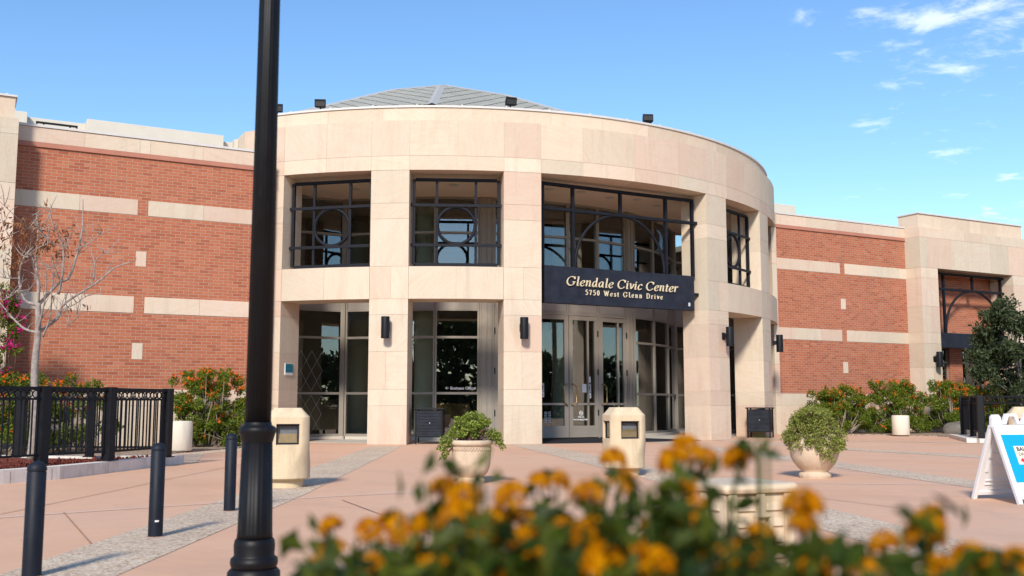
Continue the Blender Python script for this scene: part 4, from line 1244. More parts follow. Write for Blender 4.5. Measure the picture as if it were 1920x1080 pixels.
rg1 = np.random.default_rng(5)
shrub("flowering_shrub", "orange flowering green shrub standing alone between the cream drum bin and the stone portico", "shrub", (5.9, 27.55, 0), 1.02, .75, 1.95, rg1, "leaf_shrub", "petal_orange", 5200, .085, 125, "orange flowering shrubs", .15, 130, .06, "twig_pale", 50)
shrub("flowering_shrub", "orange flowering shrub behind the black railing, right of the bare tree", "shrub", (2.35, 25.9, 0), 1.05, .8, 1.72, rg1, "leaf_shrub", "petal_orange", 4600, .085, 62, "orange flowering shrubs", .25, 80, .05, "twig_pale", 30)
shrub("flowering_shrub", "orange flowering shrub behind the black railing at the left edge of the photo", "shrub", (.75, 25.2, 0), 1.0, .8, 1.75, rg1, "leaf_shrub", "petal_orange", 4600, .085, 62, "orange flowering shrubs", .25, 70, .05, "twig_pale", 30)
shrub("bougainvillea", "tall loose climbing plant with magenta blossoms at the left edge before the stone portal", "climbing shrub", (.62, 26.9, 0), .62, .4, 3.9, rg1, "leaf_shrub", "petal_magenta", 3600, .085, 85, None, .4, 130, .075, "twig", 24, .9)
for (x, y, rx, h, lb) in ((29.0, 27.75, 1.35, 1.75, "orange flowering hedge clump left of the right drum bin, beside the bare stone base"),
                          (31.4, 27.2, 1.45, 1.95, "orange flowering hedge clump right behind the cream drum bin"),
                          (33.9, 26.6, 1.5, 1.9, "orange flowering hedge clump below the far right wall lamp"),
                          (36.6, 26.2, 1.4, 1.85, "orange flowering hedge clump behind the right black railing, below the portal windows")):
    shrub("flowering_shrub", lb, "shrub", (x, y, 0), rx, .7, h, rg1, "leaf_shrub", "petal_orange", 4600, .09, 135, "orange flowering shrubs", .2, 95, .06, "twig_pale", 60)

# bare tree in the left bed ------------------------------------------------
def limb(b, pts, r0, r1, n=7):
    P = crm([tuple(p) for p in pts], 5) if len(pts) > 2 else pts
    k = len(P)
    b.tube(P, [r0 + (r1 - r0) * i / max(1, k - 1) for i in range(k)], n)
    return [Vector(p) for p in P]
def bare_tree(loc):
    rng = np.random.default_rng(21)
    t = thing("bare_tree", "slim nearly leafless grey tree with dead brown leaves inside the left railing", "tree", loc)
    tr = MB()
    limb(tr, [(0, 0, .1), (.02, 0, .8), (-.02, 0, 1.6), (.0, 0, 2.2), (-.02, 0, 2.73)], .075, .045, 10)
    tr.build("trunk", "bark_grey", t, smooth=True)
    br = MB(); tips = []
    X = lambda px: (px - 65) / 110.            # picture offsets of the limbs, turned to metres
    Z = lambda py: 2.20 + (635 - py) / 110.
    ex = Vector((math.cos(.4969), -math.sin(.4969), 0)); ey = Vector((math.sin(.4969), math.cos(.4969), 0))
    mains = [
        ([(65, 632), (40, 625), (5, 600), (-30, 560)], .045),
        ([(65, 632), (95, 605), (105, 575), (160, 535), (190, 505), (222, 492)], .05),
        ([(65, 632), (80, 600), (92, 560), (100, 520)], .035),
        ([(63, 580), (35, 570), (22, 530), (30, 490), (52, 455), (72, 390)], .05),
        ([(63, 580), (55, 540), (40, 490), (35, 440), (20, 395)], .045),
        ([(63, 580), (95, 540), (115, 525), (128, 475), (132, 430), (129, 375)], .05),
        ([(63, 580), (75, 540), (70, 510), (84, 490), (120, 480)], .03),
        ([(100, 560), (112, 520), (113, 470), (104, 440), (96, 413)], .035),
        ([(128, 475), (145, 465), (158, 450), (168, 438)], .022),
        ([(75, 640), (90, 600), (92, 545), (100, 515)], .028),
        ([(30, 545), (5, 570), (-25, 575)], .02), ([(105, 590), (135, 580), (165, 565), (195, 563)], .02), ([(88, 610), (120, 600), (150, 592)], .016),
        ([(95, 605), (110, 590), (140, 600), (118, 620)], .012), ([(40, 490), (20, 480), (-10, 430)], .025), ([(52, 455), (45, 430), (20, 395)], .018),
        ([(104, 540), (85, 510), (55, 505)], .02), ([(165, 532), (170, 500), (190, 485)], .018), ([(113, 470), (90, 465), (75, 440), (76, 420)], .018), ([(22, 530), (0, 530), (-20, 520)], .02)]
    for pts, r in mains:
        dep = rng.normal() * .45
        P = [ex * X(x) + Vector((0, 0, Z(y))) + ey * (dep * k / max(1, len(pts) - 1) + rng.normal() * .03 * (k > 0)) for k, (x, y) in enumerate(pts)]
        Q = limb(br, P, r * .6, r * .16, 7)
        for _ in range(8):
            i = rng.integers(len(Q) // 4, len(Q))
            d = Vector((rng.normal(), rng.normal(), abs(rng.normal()) * .9 + .3)).normalized()
            ln = rng.uniform(.12, .42)
            q2 = [Q[i], Q[i] + d * ln * .5 + Vector(rng.normal(size=3)) * .03, Q[i] + d * ln + Vector((0, 0, .05))]
            limb(br, q2, .0085, .003, 5); tips.append(q2[-1])
        tips.append(Q[-1])
    br.build("branches", "bark_grey", t, smooth=True)
    lf = MB(); C = []
    for q in [ex * X(x) + Vector((0, 0, Z(y))) + ey * rng.normal() * .3 for x, y in ((8, 430), (18, 450), (28, 430), (42, 425), (55, 440), (62, 450), (10, 500), (30, 475), (50, 465), (95, 470), (88, 465), (72, 455), (80, 450), (5, 460), (40, 510), (3, 415), (118, 445), (0, 440), (15, 470), (35, 440), (48, 450))]:
        for _ in range(4):
            o = np.array(q) + rng.normal(size=3) * .12
            C.append(o + rng.normal(size=(6, 3)) * .05)
    for q in tips:
        if rng.random() < .07: C.append(np.array(q) + rng.normal(size=(5, 3)) * .04)
    leaf_cloud(lf, np.concatenate(C), .10, rng, .32, up=-1.2)
    lf.build("dead_leaves", "leaf_dry", t)
    return t
bare_tree((1.12, 18.95, .12))

# broadleaf trees -------------------------------------------------------------
def leafy_tree(name, label, loc, h, rad, rng, leaf_m, leaf, per, ncl, trunk_h, group=None, bark="bark_brown", squash=.85, tr_r=.09):
    t = thing(name, label, "tree", loc, 0, group)
    tr = MB(); limb(tr, [(0, 0, 0), (.05, 0, trunk_h * .5), (-.03, .03, trunk_h), (.0, 0, h * .8)], tr_r, tr_r * .3, 9)
    cz = trunk_h + (h - trunk_h) * .5; rz = (h - trunk_h) * .55
    cs, rs = [], []
    for k in range(ncl):
        d = rng.normal(size=3); d /= np.linalg.norm(d)
        q = d * (.35 + .65 * rng.random() ** .5) * np.array([rad, rad, rz]); q[2] += cz
        cs.append(q); rs.append(rng.uniform(.16, .30) * rad)
    for k in range(16):
        c = cs[rng.integers(ncl)]
        z = trunk_h * rng.uniform(.7, 1.15)
        limb(tr, [(0, 0, z), tuple(c * .5 + np.array([0, 0, z * .5 + .1])), tuple(c)], tr_r * .38, .012, 6)
    tr.build("trunk", bark, t, smooth=True)
    f = MB()
    pts = clumps(rng, cs, rs, per, (1, 1, .75))
    leaf_cloud(f, pts, leaf, rng, .42, up=-.25)
    f.build("crown", leaf_m, t)
    return t
leafy_tree("broadleaf_tree", "dark green broadleaf tree before the right portal, behind the black railing", (36.1, 25.2, 0), 5.3, 1.75, np.random.default_rng(3), "leaf_dark", .17, 950, 90, 1.0, bark="bark_grey")

# opposite side of the plaza, seen only in the glass
rgt = np.random.default_rng(4)
tl = MB(); C = []
spots = [(-30 + 2.4 * k, -25 + rgt.normal() * 1.5, rgt.uniform(8.2, 10.2) if -16 < -30 + 2.4 * k < 22 else rgt.uniform(4.6, 6.6)) for k in range(40)]
spots += [(66 + 1.2 * k, -23 + 3.0 * k, rgt.uniform(5, 8)) for k in range(9)]
spots += [(-27 + rgt.normal(), -15 + 2.6 * k, rgt.uniform(3.5, 5.5)) for k in range(14)]
for x, y, h in spots:
    for q in range(14):
        c = np.array([x, y, h * .5]) + np.array([rgt.normal() * 1.2, rgt.normal() * .9, rgt.uniform(-.5, .42) * h])
        C.append(c + ball(75, rgt) * np.array([1.3, 1.2, 1.0]))
P = np.concatenate(C); P[:, 2] = np.maximum(P[:, 2], .2)
leaf_cloud(tl, P, .75, rgt, .5)
tag(tl.build("tree_belt", "leaf_dark"), kind="stuff")
def palm(loc, h, rng, label):
    t = thing("palm_tree", label, "palm tree", loc, 0, "palms across the plaza")
    MB().tube([(0, 0, 0), (.1, 0, h * .5), (.0, .1, h)], [.28, .2, .18], 10).build("trunk", "bark_brown", t)
    f = MB()
    for k in range(26):
        a = rng.uniform(0, 6.28); e = rng.uniform(-.9, 1.2); L = rng.uniform(1.6, 2.4)
        d = Vector((math.cos(a) * math.cos(e), math.sin(a) * math.cos(e), math.sin(e))); s_ = d.cross(Vector((0, 0, 1))).normalized()
        base = Vector((0, .1, h))
        for q in range(9):
            o = base + d * L * (.3 + q * .08) - Vector((0, 0, (.3 + q * .08) ** 2 * .9))
            for sg in (-1, 1):
                f.add([o, o + s_ * sg * .55 + d * .35 - Vector((0, 0, .25)), o + d * .1], [(0, 1, 2)])
    f.build("crown", "leaf_dark", t)
for i, (x, y, h, lb) in enumerate(((38, -20, 9.5, "tall palm across the plaza, mirrored in the entrance doors"), (45, -18, 11, "tallest palm across the plaza, mirrored in the entrance doors"), (33, -24, 10, "palm with a ragged crown across the plaza, mirrored in the business office window"))):
    palm((x, y, 0), h, np.random.default_rng(30 + i), lb)

# ------------------------------------------------------------------ planters
def jade_plant(name, label, loc, rng, spots, leaf_m, leaf, per, stems):
    t = thing(name, label, "potted plant", loc)
    f = MB()
    cs = [np.array(s[:3]) for s in spots]; rs = [s[3] for s in spots]
    pts = clumps(rng, cs, rs, per, (1, 1, .9))
    leaf_cloud(f, pts, leaf, rng, .8, fold=.12)
    f.build("foliage", leaf_m, t)
    st = MB()
    for c, r in zip(cs, rs):
        for _ in range(stems):
            q = c + rng.normal(size=3) * r * .5
            root = np.array([rng.normal() * .06, rng.normal() * .06, .0])
            m_ = (root + q) * .5 + np.array([0, 0, .10])
            st.tube([root, m_, q], [.009, .007, .003], 5)
    st.build("stems", "twig_red", t)
    return t
rgj = np.random.default_rng(8)
p1 = thing("stone_planter", "bell shaped stone urn with a rope moulded rim standing left of centre", "planter", (6.62, 13.45, 0))
pr1 = [(.20, 0), (.205, .05), (.19, .075), (.175, .09), (.185, .10), (.235, .15), (.268, .23), (.280, .32), (.284, .42), (.286, .455), (.279, .46), (.279, .535), (.288, .545), (.302, .55), (.312, .575), (.310, .605), (.295, .622), (.265, .622), (.25, .59), (.0, .585)]
autosmooth(MB().lathe(pr1, 48).build("urn_body", "planter_stone", p1), 50)
rp = MB()
for k in range(40):
    a = 2 * math.pi * k / 40
    rp.tube([(.284 * math.cos(a + q * .13), .284 * math.sin(a + q * .13), .468 + q * .058) for q in (0, .5, 1)], [.006, .010, .006], 5)
rp.build("rope_moulding", "planter_stone", p1, smooth=True)
MB().lathe([(.245, .588), (.2, .60), (0, .61)], 24).build("soil_top", "soil", p1)
sp1 = []
for k in range(40):
    a = rgj.uniform(0, 6.28); r = rgj.random() ** .6 * .27
    sp1.append((r * math.cos(a), r * math.sin(a), .06 + rgj.uniform(0, .32) * (1 - (r / .34) ** 2) , rgj.uniform(.045, .085)))
exj = np.array([math.cos(.4969), -math.sin(.4969)])
for u, z, r in ((-.40, .02, .07), (-.44, -.08, .07), (-.38, -.16, .06), (-.42, -.23, .05), (-.33, .06, .08), (-.36, -.04, .07), (.40, .0, .06), (.44, -.07, .05), (.36, .07, .08), (-.25, .12, .09), (.28, .12, .09), (-.05, .36, .07), (.04, .40, .05), (.14, .34, .07), (-.15, .30, .07), (.22, .28, .06), (-.22, .33, .05), (.0, .22, .1)):
    sp1.append((exj[0] * u - .05, exj[1] * u - .12, z, r))
jade_plant("jade_plant", "sparse green jade bush trailing over the bell shaped urn", (6.62, 13.45, .60), rgj, sp1, "leaf_jade", .030, 26000, 3)
p2 = thing("stone_planter", "round bowl stone planter half hidden by a trailing bush, right of centre", "planter", (11.8, 11.85, 0))
pr2 = [(.235, 0), (.245, .03), (.245, .06), (.225, .085), (.20, .095), (.20, .105), (.25, .15), (.315, .23), (.358, .32), (.378, .42), (.375, .52), (.355, .60), (.335, .645), (.345, .67), (.34, .69), (.30, .69), (.29, .64), (0, .63)]
autosmooth(MB().lathe(pr2, 48).build("bowl", "planter_stone", p2), 50)
sp2 = []
for k in range(230):
    a = rgj.uniform(0, 6.28); e = math.asin(rgj.uniform(-.3, 1))
    rr = .46 * rgj.uniform(.8, 1.02)
    sp2.append((rr * math.cos(a) * math.cos(e) * rgj.uniform(.8, 1), rr * math.sin(a) * math.cos(e) * rgj.uniform(.8, 1), -.06 + .47 * math.sin(max(e, -.3)), rgj.uniform(.05, .08)))
for u, z, r in ((-.05, -.12, .07), (.1, -.2, .07), (.2, -.26, .07), (.25, -.33, .06), (.3, -.2, .08), (.36, -.22, .07), (.40, -.12, .07), (.15, -.32, .05), (.28, -.38, .04), (-.25, -.14, .06), (-.18, -.2, .05), (-.40, -.05, .06), (-.46, -.08, .05), (.46, -.05, .06), (.44, -.2, .05), (.0, .40, .06), (-.12, .38, .06), (.12, .36, .06)):
    yy = -math.sqrt(max(0.02, .42 ** 2 - (u * .85) ** 2))
    vx = np.array([math.cos(.82), -math.sin(.82)]); vy = np.array([math.sin(.82), math.cos(.82)])
    q = vx * u + vy * yy
    sp2.append((q[0], q[1], z, r))
jade_plant("jade_plant", "dense yellow green jade bush spilling down the round bowl planter", (11.8, 11.85, .66), rgj, sp2, "leaf_jade_pale", .026, 17000, 2)

# ------------------------------------------------------------------ navy steel bollards
bsrc = None
for (x, y, h, lb) in ((.49, 7.63, .765, "dark navy bollard at the left edge of the photo, nearest the camera"), (1.56, 9.36, .81, "dark navy bollard with a white sticker near its foot, middle of the row"), (2.62, 11.2, .83, "dark navy bollard just left of the lamp post, farthest of the row")):
    t = thing("bollard", lb, "bollard", (x, y, 0), 0, "navy steel bollards in a row")
    r = .0615
    pf = [(r, 0), (r, h - .075), (r - .003, h - .072), (r - .003, h - .066), (r + .002, h - .064), (r + .002, h - .055)] + [((r + .002) * math.cos(q), h - .055 + .055 * math.sin(q)) for q in np.linspace(.15, 1.5, 7)]
    if bsrc is None:
        pass
    b = MB().lathe(pf[:4], 32); autosmooth(b.build("post", "bollard_paint", t), 50)
    b = MB().lathe(pf[3:], 32); autosmooth(b.build("dome_cap", "bollard_paint", t), 50)
    MB().lathe([(r + .012, .0045), (r + .006, .010)], 24).build("foot_ring", "seam_dark", t)
    if y > 8.5 and y < 10:
        vw = Vector((-x, -y, 0)).normalized()
        a0 = math.atan2(vw.y, vw.x)
        st = MB()
        A = np.linspace(a0 - .12, a0 + .42, 7)
        st.add([((r + .001) * math.cos(a), (r + .001) * math.sin(a), z) for z in (.135, .150) for a in A], [(i, i + 1, 8 + i, 7 + i) for i in range(6)])
        st.build("sticker", "white_paint", t)

# ------------------------------------------------------------------ lamp post
lp = thing("lamp_post", "tall black fluted lamp post standing close to the camera on the left", "lamp post", (1.505, 5.81, 0))
flut = lambda n, d: (lambda a, z: 1 - d * (0.5 + .5 * math.cos(n * a)))
MB().lathe([(.17, 0), (.17, .04), (.15, .06), (.145, .215), (.128, .235)], 48).build("foot_plinth", "lamp_black", lp, smooth=False)
autosmooth(bpy.data.objects[lp.children[0].name], 40)
b = MB().lathe([(.120, .235), (.128, .25), (.132, .268), (.128, .29), (.115, .30), (.111, .31), (.114, .36), (.109, .39), (.100, .40)], 48)
autosmooth(b.build("base_ring", "lamp_black", lp), 60)
b = MB().lathe([(.100, .40), (.097, .43), (.085, .93)], 96, flute=flut(20, .025))
b.build("fluted_base", "lamp_black", lp, smooth=True)
b = MB().lathe([(.084, .93), (.088, .94), (.097, .975), (.104, .99), (.104, 1.01), (.095, 1.02), (.079, 1.028), (.076, 1.045)], 48)
autosmooth(b.build("collar_ring", "lamp_black", lp), 60)
b = MB().lathe([(.0735, 1.045), (.062, 3.3), (.058, 4.6)], 96, flute=flut(20, .02))
b.build("shaft", "lamp_black", lp, smooth=True)
b = MB().lathe([(.058, 4.6), (.1, 4.65), (.08, 4.72), (.17, 4.8), (.17, 4.82)], 32)
lt = b.build("lantern", "lamp_black", lp)
MB().lathe([(.15, 4.82), (.22, 5.0), (.2, 5.25), (.1, 5.35)], 32).build("globe", "white_plastic", lt, smooth=True)
MB().lathe([(.12, 5.35), (.05, 5.45), (.01, 5.55)], 32).build("finial", "lamp_black", lt)

# ------------------------------------------------------------------ raised kerb island, mulch and railing, left
kt = thing("kerb", "grey concrete kerb around the mulch bed on the left", "kerb", (1.35, 17.1, 0))
kf = [(-6.0, 11.9), (.62, 16.45), (1.42, 17.1), (3.78, 20.35)]
def offset(pl, d):
    out = []
    for i, p in enumerate(pl):
        a = Vector(pl[max(0, i - 1)]); c = Vector(pl[min(len(pl) - 1, i + 1)]); tt = (c - a).normalized()
        out.append((p[0] - tt.y * d, p[1] + tt.x * d))
    return out
kb = MB()
ko = offset(kf, .22); kz = [.20, .20, .20, .165]
for i in range(3):
    a, b_, c, d = kf[i], kf[i + 1], ko[i + 1], ko[i]
    kb.add([(a[0] + .0, a[1], 0), (b_[0], b_[1], 0), (c[0], c[1], 0), (d[0], d[1], 0), (a[0], a[1], kz[i]), (b_[0], b_[1], kz[i + 1]), (c[0], c[1], kz[i + 1]), (d[0], d[1], kz[i])],
           [(3, 2, 1, 0), (4, 5, 6, 7), (0, 1, 5, 4), (1, 2, 6, 5), (2, 3, 7, 6), (3, 0, 4, 7)])
# back edge of the island
kr = [(3.78, 20.35), (3.58, 20.48), (2.3, 20.75), (.9, 21.9), (-4, 24.2)]
kr2 = offset(kr, -.22)
for i in range(4):
    a, b_, c, d = kr[i], kr[i + 1], kr2[i + 1], kr2[i]
    kb.add([(*a, 0), (*b_, 0), (*c, 0), (*d, 0), (*a, .162), (*b_, .162), (*c, .162), (*d, .162)], [(0, 1, 2, 3), (7, 6, 5, 4), (0, 4, 5, 1), (1, 5, 6, 2), (2, 6, 7, 3), (3, 7, 4, 0)])
kobj = kb.build("kerb_stone", "kerb_concrete", kt, loc=(1.35, 17.1, 0))
jn_ = MB()
for i, f in ((1, .12), (1, .85), (2, .35), (0, .55), (0, .8)):
    p = Vector(kf[i]).lerp(Vector(kf[i + 1]), f); tt = (Vector(kf[i + 1]) - Vector(kf[i])).normalized(); nn = Vector((tt.y, -tt.x))
    q = p + nn * .002
    jn_.add([(q.x - tt.x * .005, q.y - tt.y * .005, .005), (q.x + tt.x * .005, q.y + tt.y * .005, .005), (q.x + tt.x * .005, q.y + tt.y * .005, .17), (q.x - tt.x * .005, q.y - tt.y * .005, .17)], [(0, 1, 2, 3)])
jn_.build("kerb_joint", "seam_dark", kt, loc=(1.35, 17.1, 0))
MB().prism([ko[0], ko[1], ko[2], (3.45, 20.2), (2.2, 20.55), (.85, 21.7), (-4, 23.9)], .0, .13).build("mulch_bed", "red_mulch")
tag(bpy.data.objects["mulch_bed"], kind="stuff")
rgm = np.random.default_rng(77)
mc = MB(); P_ = []
while len(P_) < 2600:
    u, v = rgm.random(2)
    a = Vector(ko[0]).lerp(Vector(ko[1]), u * 1.0) if rgm.random() < .5 else Vector(ko[1]).lerp(Vector((3.3, 20.0)), u)
    bq = a + Vector((-.6, 1)) * rgm.uniform(.02, 2.2) * (1 if a.y < 17 else max(.05, (20.3 - a.y) / 3.2))
    P_.append((bq.x, bq.y, .135 + .02 * rgm.random()))
leaf_cloud(mc, np.array(P_), .06, rgm, .45, up=.0)
tag(mc.build("bark_chips", "red_mulch"), kind="stuff")

def rail_panel(p, q, zt, zb, rail, ring_d, spacing, parent, loc, rings=True):
    """top and second rail with a row of rings between, pickets and a bottom rail; from post p to post q"""
    p = Vector((*p, 0)); q = Vector((*q, 0)); d = (q - p); L = d.length; x = d.normalized(); n = Vector((-x.y, x.x, 0))
    Mx = Matrix(((x.x, n.x, 0, p.x - loc[0]), (x.y, n.y, 0, p.y - loc[1]), (0, 0, 1, -loc[2]), (0, 0, 0, 1)))
    b = MB(); z2 = zt - rail - ring_d
    b.box(0, L, -.03, .03, zt - rail, zt, M=Mx); b.box(0, L, -.02, .02, z2 - .035, z2, M=Mx); b.box(0, L, -.02, .02, zb, zb + .035, M=Mx)
    k = max(2, int(L / spacing))
    for i in range(1, k):
        xx = L * i / k
        b.box(xx - .0095, xx + .0095, -.0095, .0095, zb + .035, z2 - .035, M=Mx)
    o = b.build("railing_panel", "black_metal", parent)
    if rings:
        r_ = MB(); m_ = max(1, int(L / (ring_d * .92)))
        for i in range(m_):
            xx = L * (i + .5) / m_
            r_.tube([Mx @ Vector((xx + ring_d * .46 * math.cos(a), 0, zt - rail - ring_d / 2 + ring_d * .46 * math.sin(a))) for a in np.linspace(0, 2 * math.pi, 15)], .0095, 5, cap=False)
        r_.build("ring_row", "black_metal", o)
    return o
def post(p, z0, z1, w_, rz, parent, loc):
    Mx = Matrix.Translation((p[0] - loc[0], p[1] - loc[1], 0)) @ Matrix.Rotation(rz, 4, 'Z')
    b = MB().box(-w_ / 2, w_ / 2, -w_ / 2, w_ / 2, z0, z1, M=Mx)
    o = b.build("post", "black_metal", parent, bevel=.006)
    MB().box(-w_ / 2 - .035, w_ / 2 + .035, -w_ / 2 - .035, w_ / 2 + .035, z0 + .001, z0 + .015, M=Mx).build("base_plate", "black_metal", o)
    return o
FL = (1.19, 18.05, 0)
fl_ = thing("metal_railing", "black metal railing with a row of rings, enclosing the bare tree on the left", "railing", FL)
P1, P2, P3 = (1.19, 17.75), (2.26, 18.42), (3.42, 19.72)
B1, B2 = (1.06, 21.8), (2.19, 20.5); P0 = (-2.0, 15.2)
zt = 1.415
for pp_, rz in ((P1, .6), (P2, .72), (P3, .85), (B1, -.2), (B2, -.2), (P0, .5), (( -2.2, 23.2), -.2)):
    post(pp_, .165 if pp_[1] > 19.6 else .2, zt + .012, .155, rz, fl_, FL)
for a, b_ in ((P0, P1), (P1, P2), (P2, P3), (P3, B2), (B2, B1), (B1, (-2.2, 23.2))):
    rail_panel(a, b_, zt, .33, .055, .12, .105, fl_, FL)

FR = (26.9, 20.2, 0)
fr_ = thing("metal_railing", "black metal railing with a row of rings behind the white sandwich board on the right", "railing", FR)
Q0, Q1, Q2 = (26.9, 20.2), (28.3, 21.55), (29.6, 22.9)
Q3 = (29.6, 18.75); Q4 = (32.3, 17.3); Q5 = (35.0, 15.85)
for pp_, rz in ((Q0, .8), (Q1, .8), (Q2, .8), (Q3, -.5), (Q4, -.5), (Q5, -.5)): post(pp_, .12, 1.40, .17, rz, fr_, FR)
for a, b_ in ((Q0, Q1), (Q1, Q2), (Q0, Q3), (Q3, Q4), (Q4, Q5)): rail_panel(a, b_, 1.385, .30, .055, .15, .115 if a != Q0 or b_ != Q1 else .06, fr_, FR)
kt2 = thing("kerb", "low pale concrete kerb under the right black railing", "kerb", FR)
b = MB()
for a, c in (((26.55, 20.2), (29.75, 23.35)), ((26.6, 20.15), (35.2, 15.5))):
    a_, c_ = Vector(a), Vector(c); tt = (c_ - a_).normalized(); nn = Vector((-tt.y, tt.x)) * .2
    zz_ = .12 if a[0] < 26.58 else .118
    b.prism([tuple(a_ - nn - Vector(FR[:2])), tuple(c_ - nn - Vector(FR[:2])), tuple(c_ + nn - Vector(FR[:2])), tuple(a_ + nn - Vector(FR[:2]))], 0, zz_)
b.build("kerb_stone", "kerb_concrete", kt2)

# planting beds
def bed(poly, name, m, z=.03):
    return tag(MB().prism(poly, .0, z).build(name, m), kind="stuff")
bed([(.0, 28.8), (7.2, 28.8), (6.9, 27.0), (5.6, 25.9), (4.2, 24.3), (3.3, 22.0), (2.3, 21.1), (1.0, 22.3), (-3.5, 24.4), (-3.5, 28.0)], "gravel_bed", "gravel")
bed([(27.2, 28.8), (28.3, 27.9), (30.0, 26.5), (30.4, 24.6), (29.9, 23.3), (27.0, 20.3), (34.5, 16.6), (46, 20), (46, 28.0), (34.2, 28.0), (34.2, 28.8)], "gravel_bed", "gravel")
strip([(3.9, 20.6), (4.75, 24.2), (6.6, 26.3), (7.9, 28.4)], [.5, .6, .9, .9], .0045, "aggregate_path", "aggregate")
t = thing("boulder", "grey boulder under the flowering hedge near the right railing", "boulder", (33.2, 25.9, 0))
bmx = bmesh.new(); bmesh.ops.create_icosphere(bmx, subdivisions=3, radius=.5)
for v in bmx.verts:
    v.co.x *= 1.3; v.co.z = max(-.1, v.co.z * .75)
    v.co += Vector((math.sin(v.co.x * 7 + v.co.z * 3), math.sin(v.co.y * 6 + 1), math.sin(v.co.x * 5 + v.co.y * 8))) * .04
me = bpy.data.meshes.new("rock"); bmx.to_mesh(me); bmx.free(); me.materials.append(MT["boulder"])
o = bpy.data.objects.new("rock", me); COL.objects.link(o); o.parent = t; o.location = (0, 0, .1)

# ------------------------------------------------------------------ white sandwich board
SB = thing("sandwich_board", "white plastic sandwich board with a bright blue ballot notice at the right edge", "sandwich board", (10.80, 7.98, 0), math.atan2(-.26, .965))
# local: x along the ridge, -y front
W, Hh, sp = .66, .99, .40
def sb_panel(front):
    s = -1 if front else 1
    th = math.atan2(sp - .03, Hh - .1)
    # panel frame matrix: local u (x), v up the slope, w outward
    o = Vector((0, s * sp, 0)); v = Vector((0, -s * (sp - .03), Hh - .1)).normalized(); u = Vector((1, 0, 0)); w_ = u.cross(v) if front else v.cross(u)
    if w_.y * s < 0: w_ = -w_
    return Matrix(((u.x, v.x, w_.x, o.x), (u.y, v.y, w_.y, o.y), (u.z, v.z, w_.z, o.z), (0, 0, 0, 1))), (Vector((0, sp - .03, Hh - .1))).length
for fr in (True, False):
    Mp, L = sb_panel(fr)
    b = MB()
    b.box(.0, .05, 0, L, -.03, .02, M=Mp); b.box(W - .05, W, 0, L, -.03, .02, M=Mp)
    b.box(.05, W - .05, L - .08, L, -.03, .02, M=Mp); b.box(.05, W - .05, .06, .11, -.03, .02, M=Mp)
    b.box(.05, W - .05, .11, L - .08, -.012, .012, M=Mp)
    o = b.build("board_panel", "white_plastic", SB, bevel=.006)
    r_ = MB()
    for (x0, x1, y0, y1) in ((.09, .13, .52, .82), (.16, .5, .79, .815), (.16, .5, .70, .715), (.09, .13, .36, .56), (.17, .30, .42, .45), (.33, .36, .36, .56), (.12, .55, .24, .26), (.12, .55, .19, .205), (.22, .38, .13, .15), (.12, .55, .60, .612)):
        r_.box(x0, x1, y0, y1, -.024, -.0125, M=Mp)
    r_.lathe([(.028, -.026), (.028, -.0125)], 16, Mp @ Matrix.Translation((.24, .51, 0)))
    r_.build("stiffening_rib", "white_plastic", o, bevel=.004)
    if fr:
        MB().box(.058, W - .058, .26, L - .12, .0125, .016, M=Mp).build("poster", "poster_blue", o)
        MB().box(.175, W - .12, .475, .70, .0165, .018, M=Mp).build("notice", "poster_cream", o)
        text_mesh("BALLOT", .068, Mp @ Matrix.Translation((.205, .64, .0185)), "lettering", "ink_navy", o, .0022, .0006)
        text_mesh("DROP OFF", .056, Mp @ Matrix.Translation((.21, .58, .0185)), "lettering", "ink_navy", o, .0006, .0006)
        a_ = MB().prism([(.205, .525), (.25, .557), (.25, .54), (.47, .54), (.47, .512), (.25, .512), (.25, .493)], .0185, .0195, M=Mp)
        a_.build("arrow", "ink_red", o)
def trap(b, xa, xb, z0, z1, th):
    b.prism([(xa, z0), (xa + .05, z0), (xa + .085, z1 - .035), (xb - .085, z1 - .035), (xb - .05, z0), (xb, z0), (xb - .055, z1), (xa + .055, z1)], -th, th, M=Matrix(((1, 0, 0, 0), (0, 0, 1, 0), (0, 1, 0, 0), (0, 0, 0, 1))))
for q in ((.15, .40), (.41, .66)):
    hd = MB(); trap(hd, *q, .90, 1.03, .03); hd.build("carry_handle", "white_plastic", SB, bevel=.008)
hd = MB(); hd.prism([(-.005, .86), (.15, .86), (.125, .99), (.10, 1.02), (.03, 1.02), (.005, .99)], -.032, .032, M=Matrix(((1, 0, 0, 0), (0, 0, 1, 0), (0, 1, 0, 0), (0, 0, 0, 1))))
hd.build("hinge_cap", "white_plastic", SB, bevel=.012)

# ------------------------------------------------------------------ ribbed beige plastic tub in the foreground bed
tbx = thing("plastic_tub", "beige ribbed plastic tub with a rounded lid behind the orange flowers", "plastic tub", (5.03, 5.83, 0), R_(-6))
b = MB().box(-.27, .27, -.27, .27, 0, .52)
b.build("tub_body", "beige_plastic", tbx, bevel=.02)
r_ = MB()
for k in range(4):
    Mk = Matrix.Rotation(k * math.pi / 2, 4, 'Z')
    for x0, x1 in ((-.27, -.20), (-.035, .035), (.20, .27)):
        r_.box(x0, x1, -.292, -.268, .0, .52, M=Mk)
    for z in (.10, .21, .32, .43):
        for x0, x1 in ((-.2, -.035), (.035, .2)):
            r_.add([Mk @ Vector(p) for p in ((x0 + .01, -.288, z - .03), (x1 - .01, -.288, z - .03), (x1 - .03, -.268, z + .035), (x0 + .03, -.268, z + .035), (x0 + .01, -.268, z - .03), (x1 - .01, -.268, z - .03))], [(0, 1, 2, 3), (0, 4, 5, 1), (0, 3, 4), (1, 5, 2)])
r_.build("rib", "beige_plastic", tbx, bevel=.006)
MB().box(-.315, .315, -.315, .315, .521, .59).build("lid", "beige_plastic", tbx, bevel=.03)
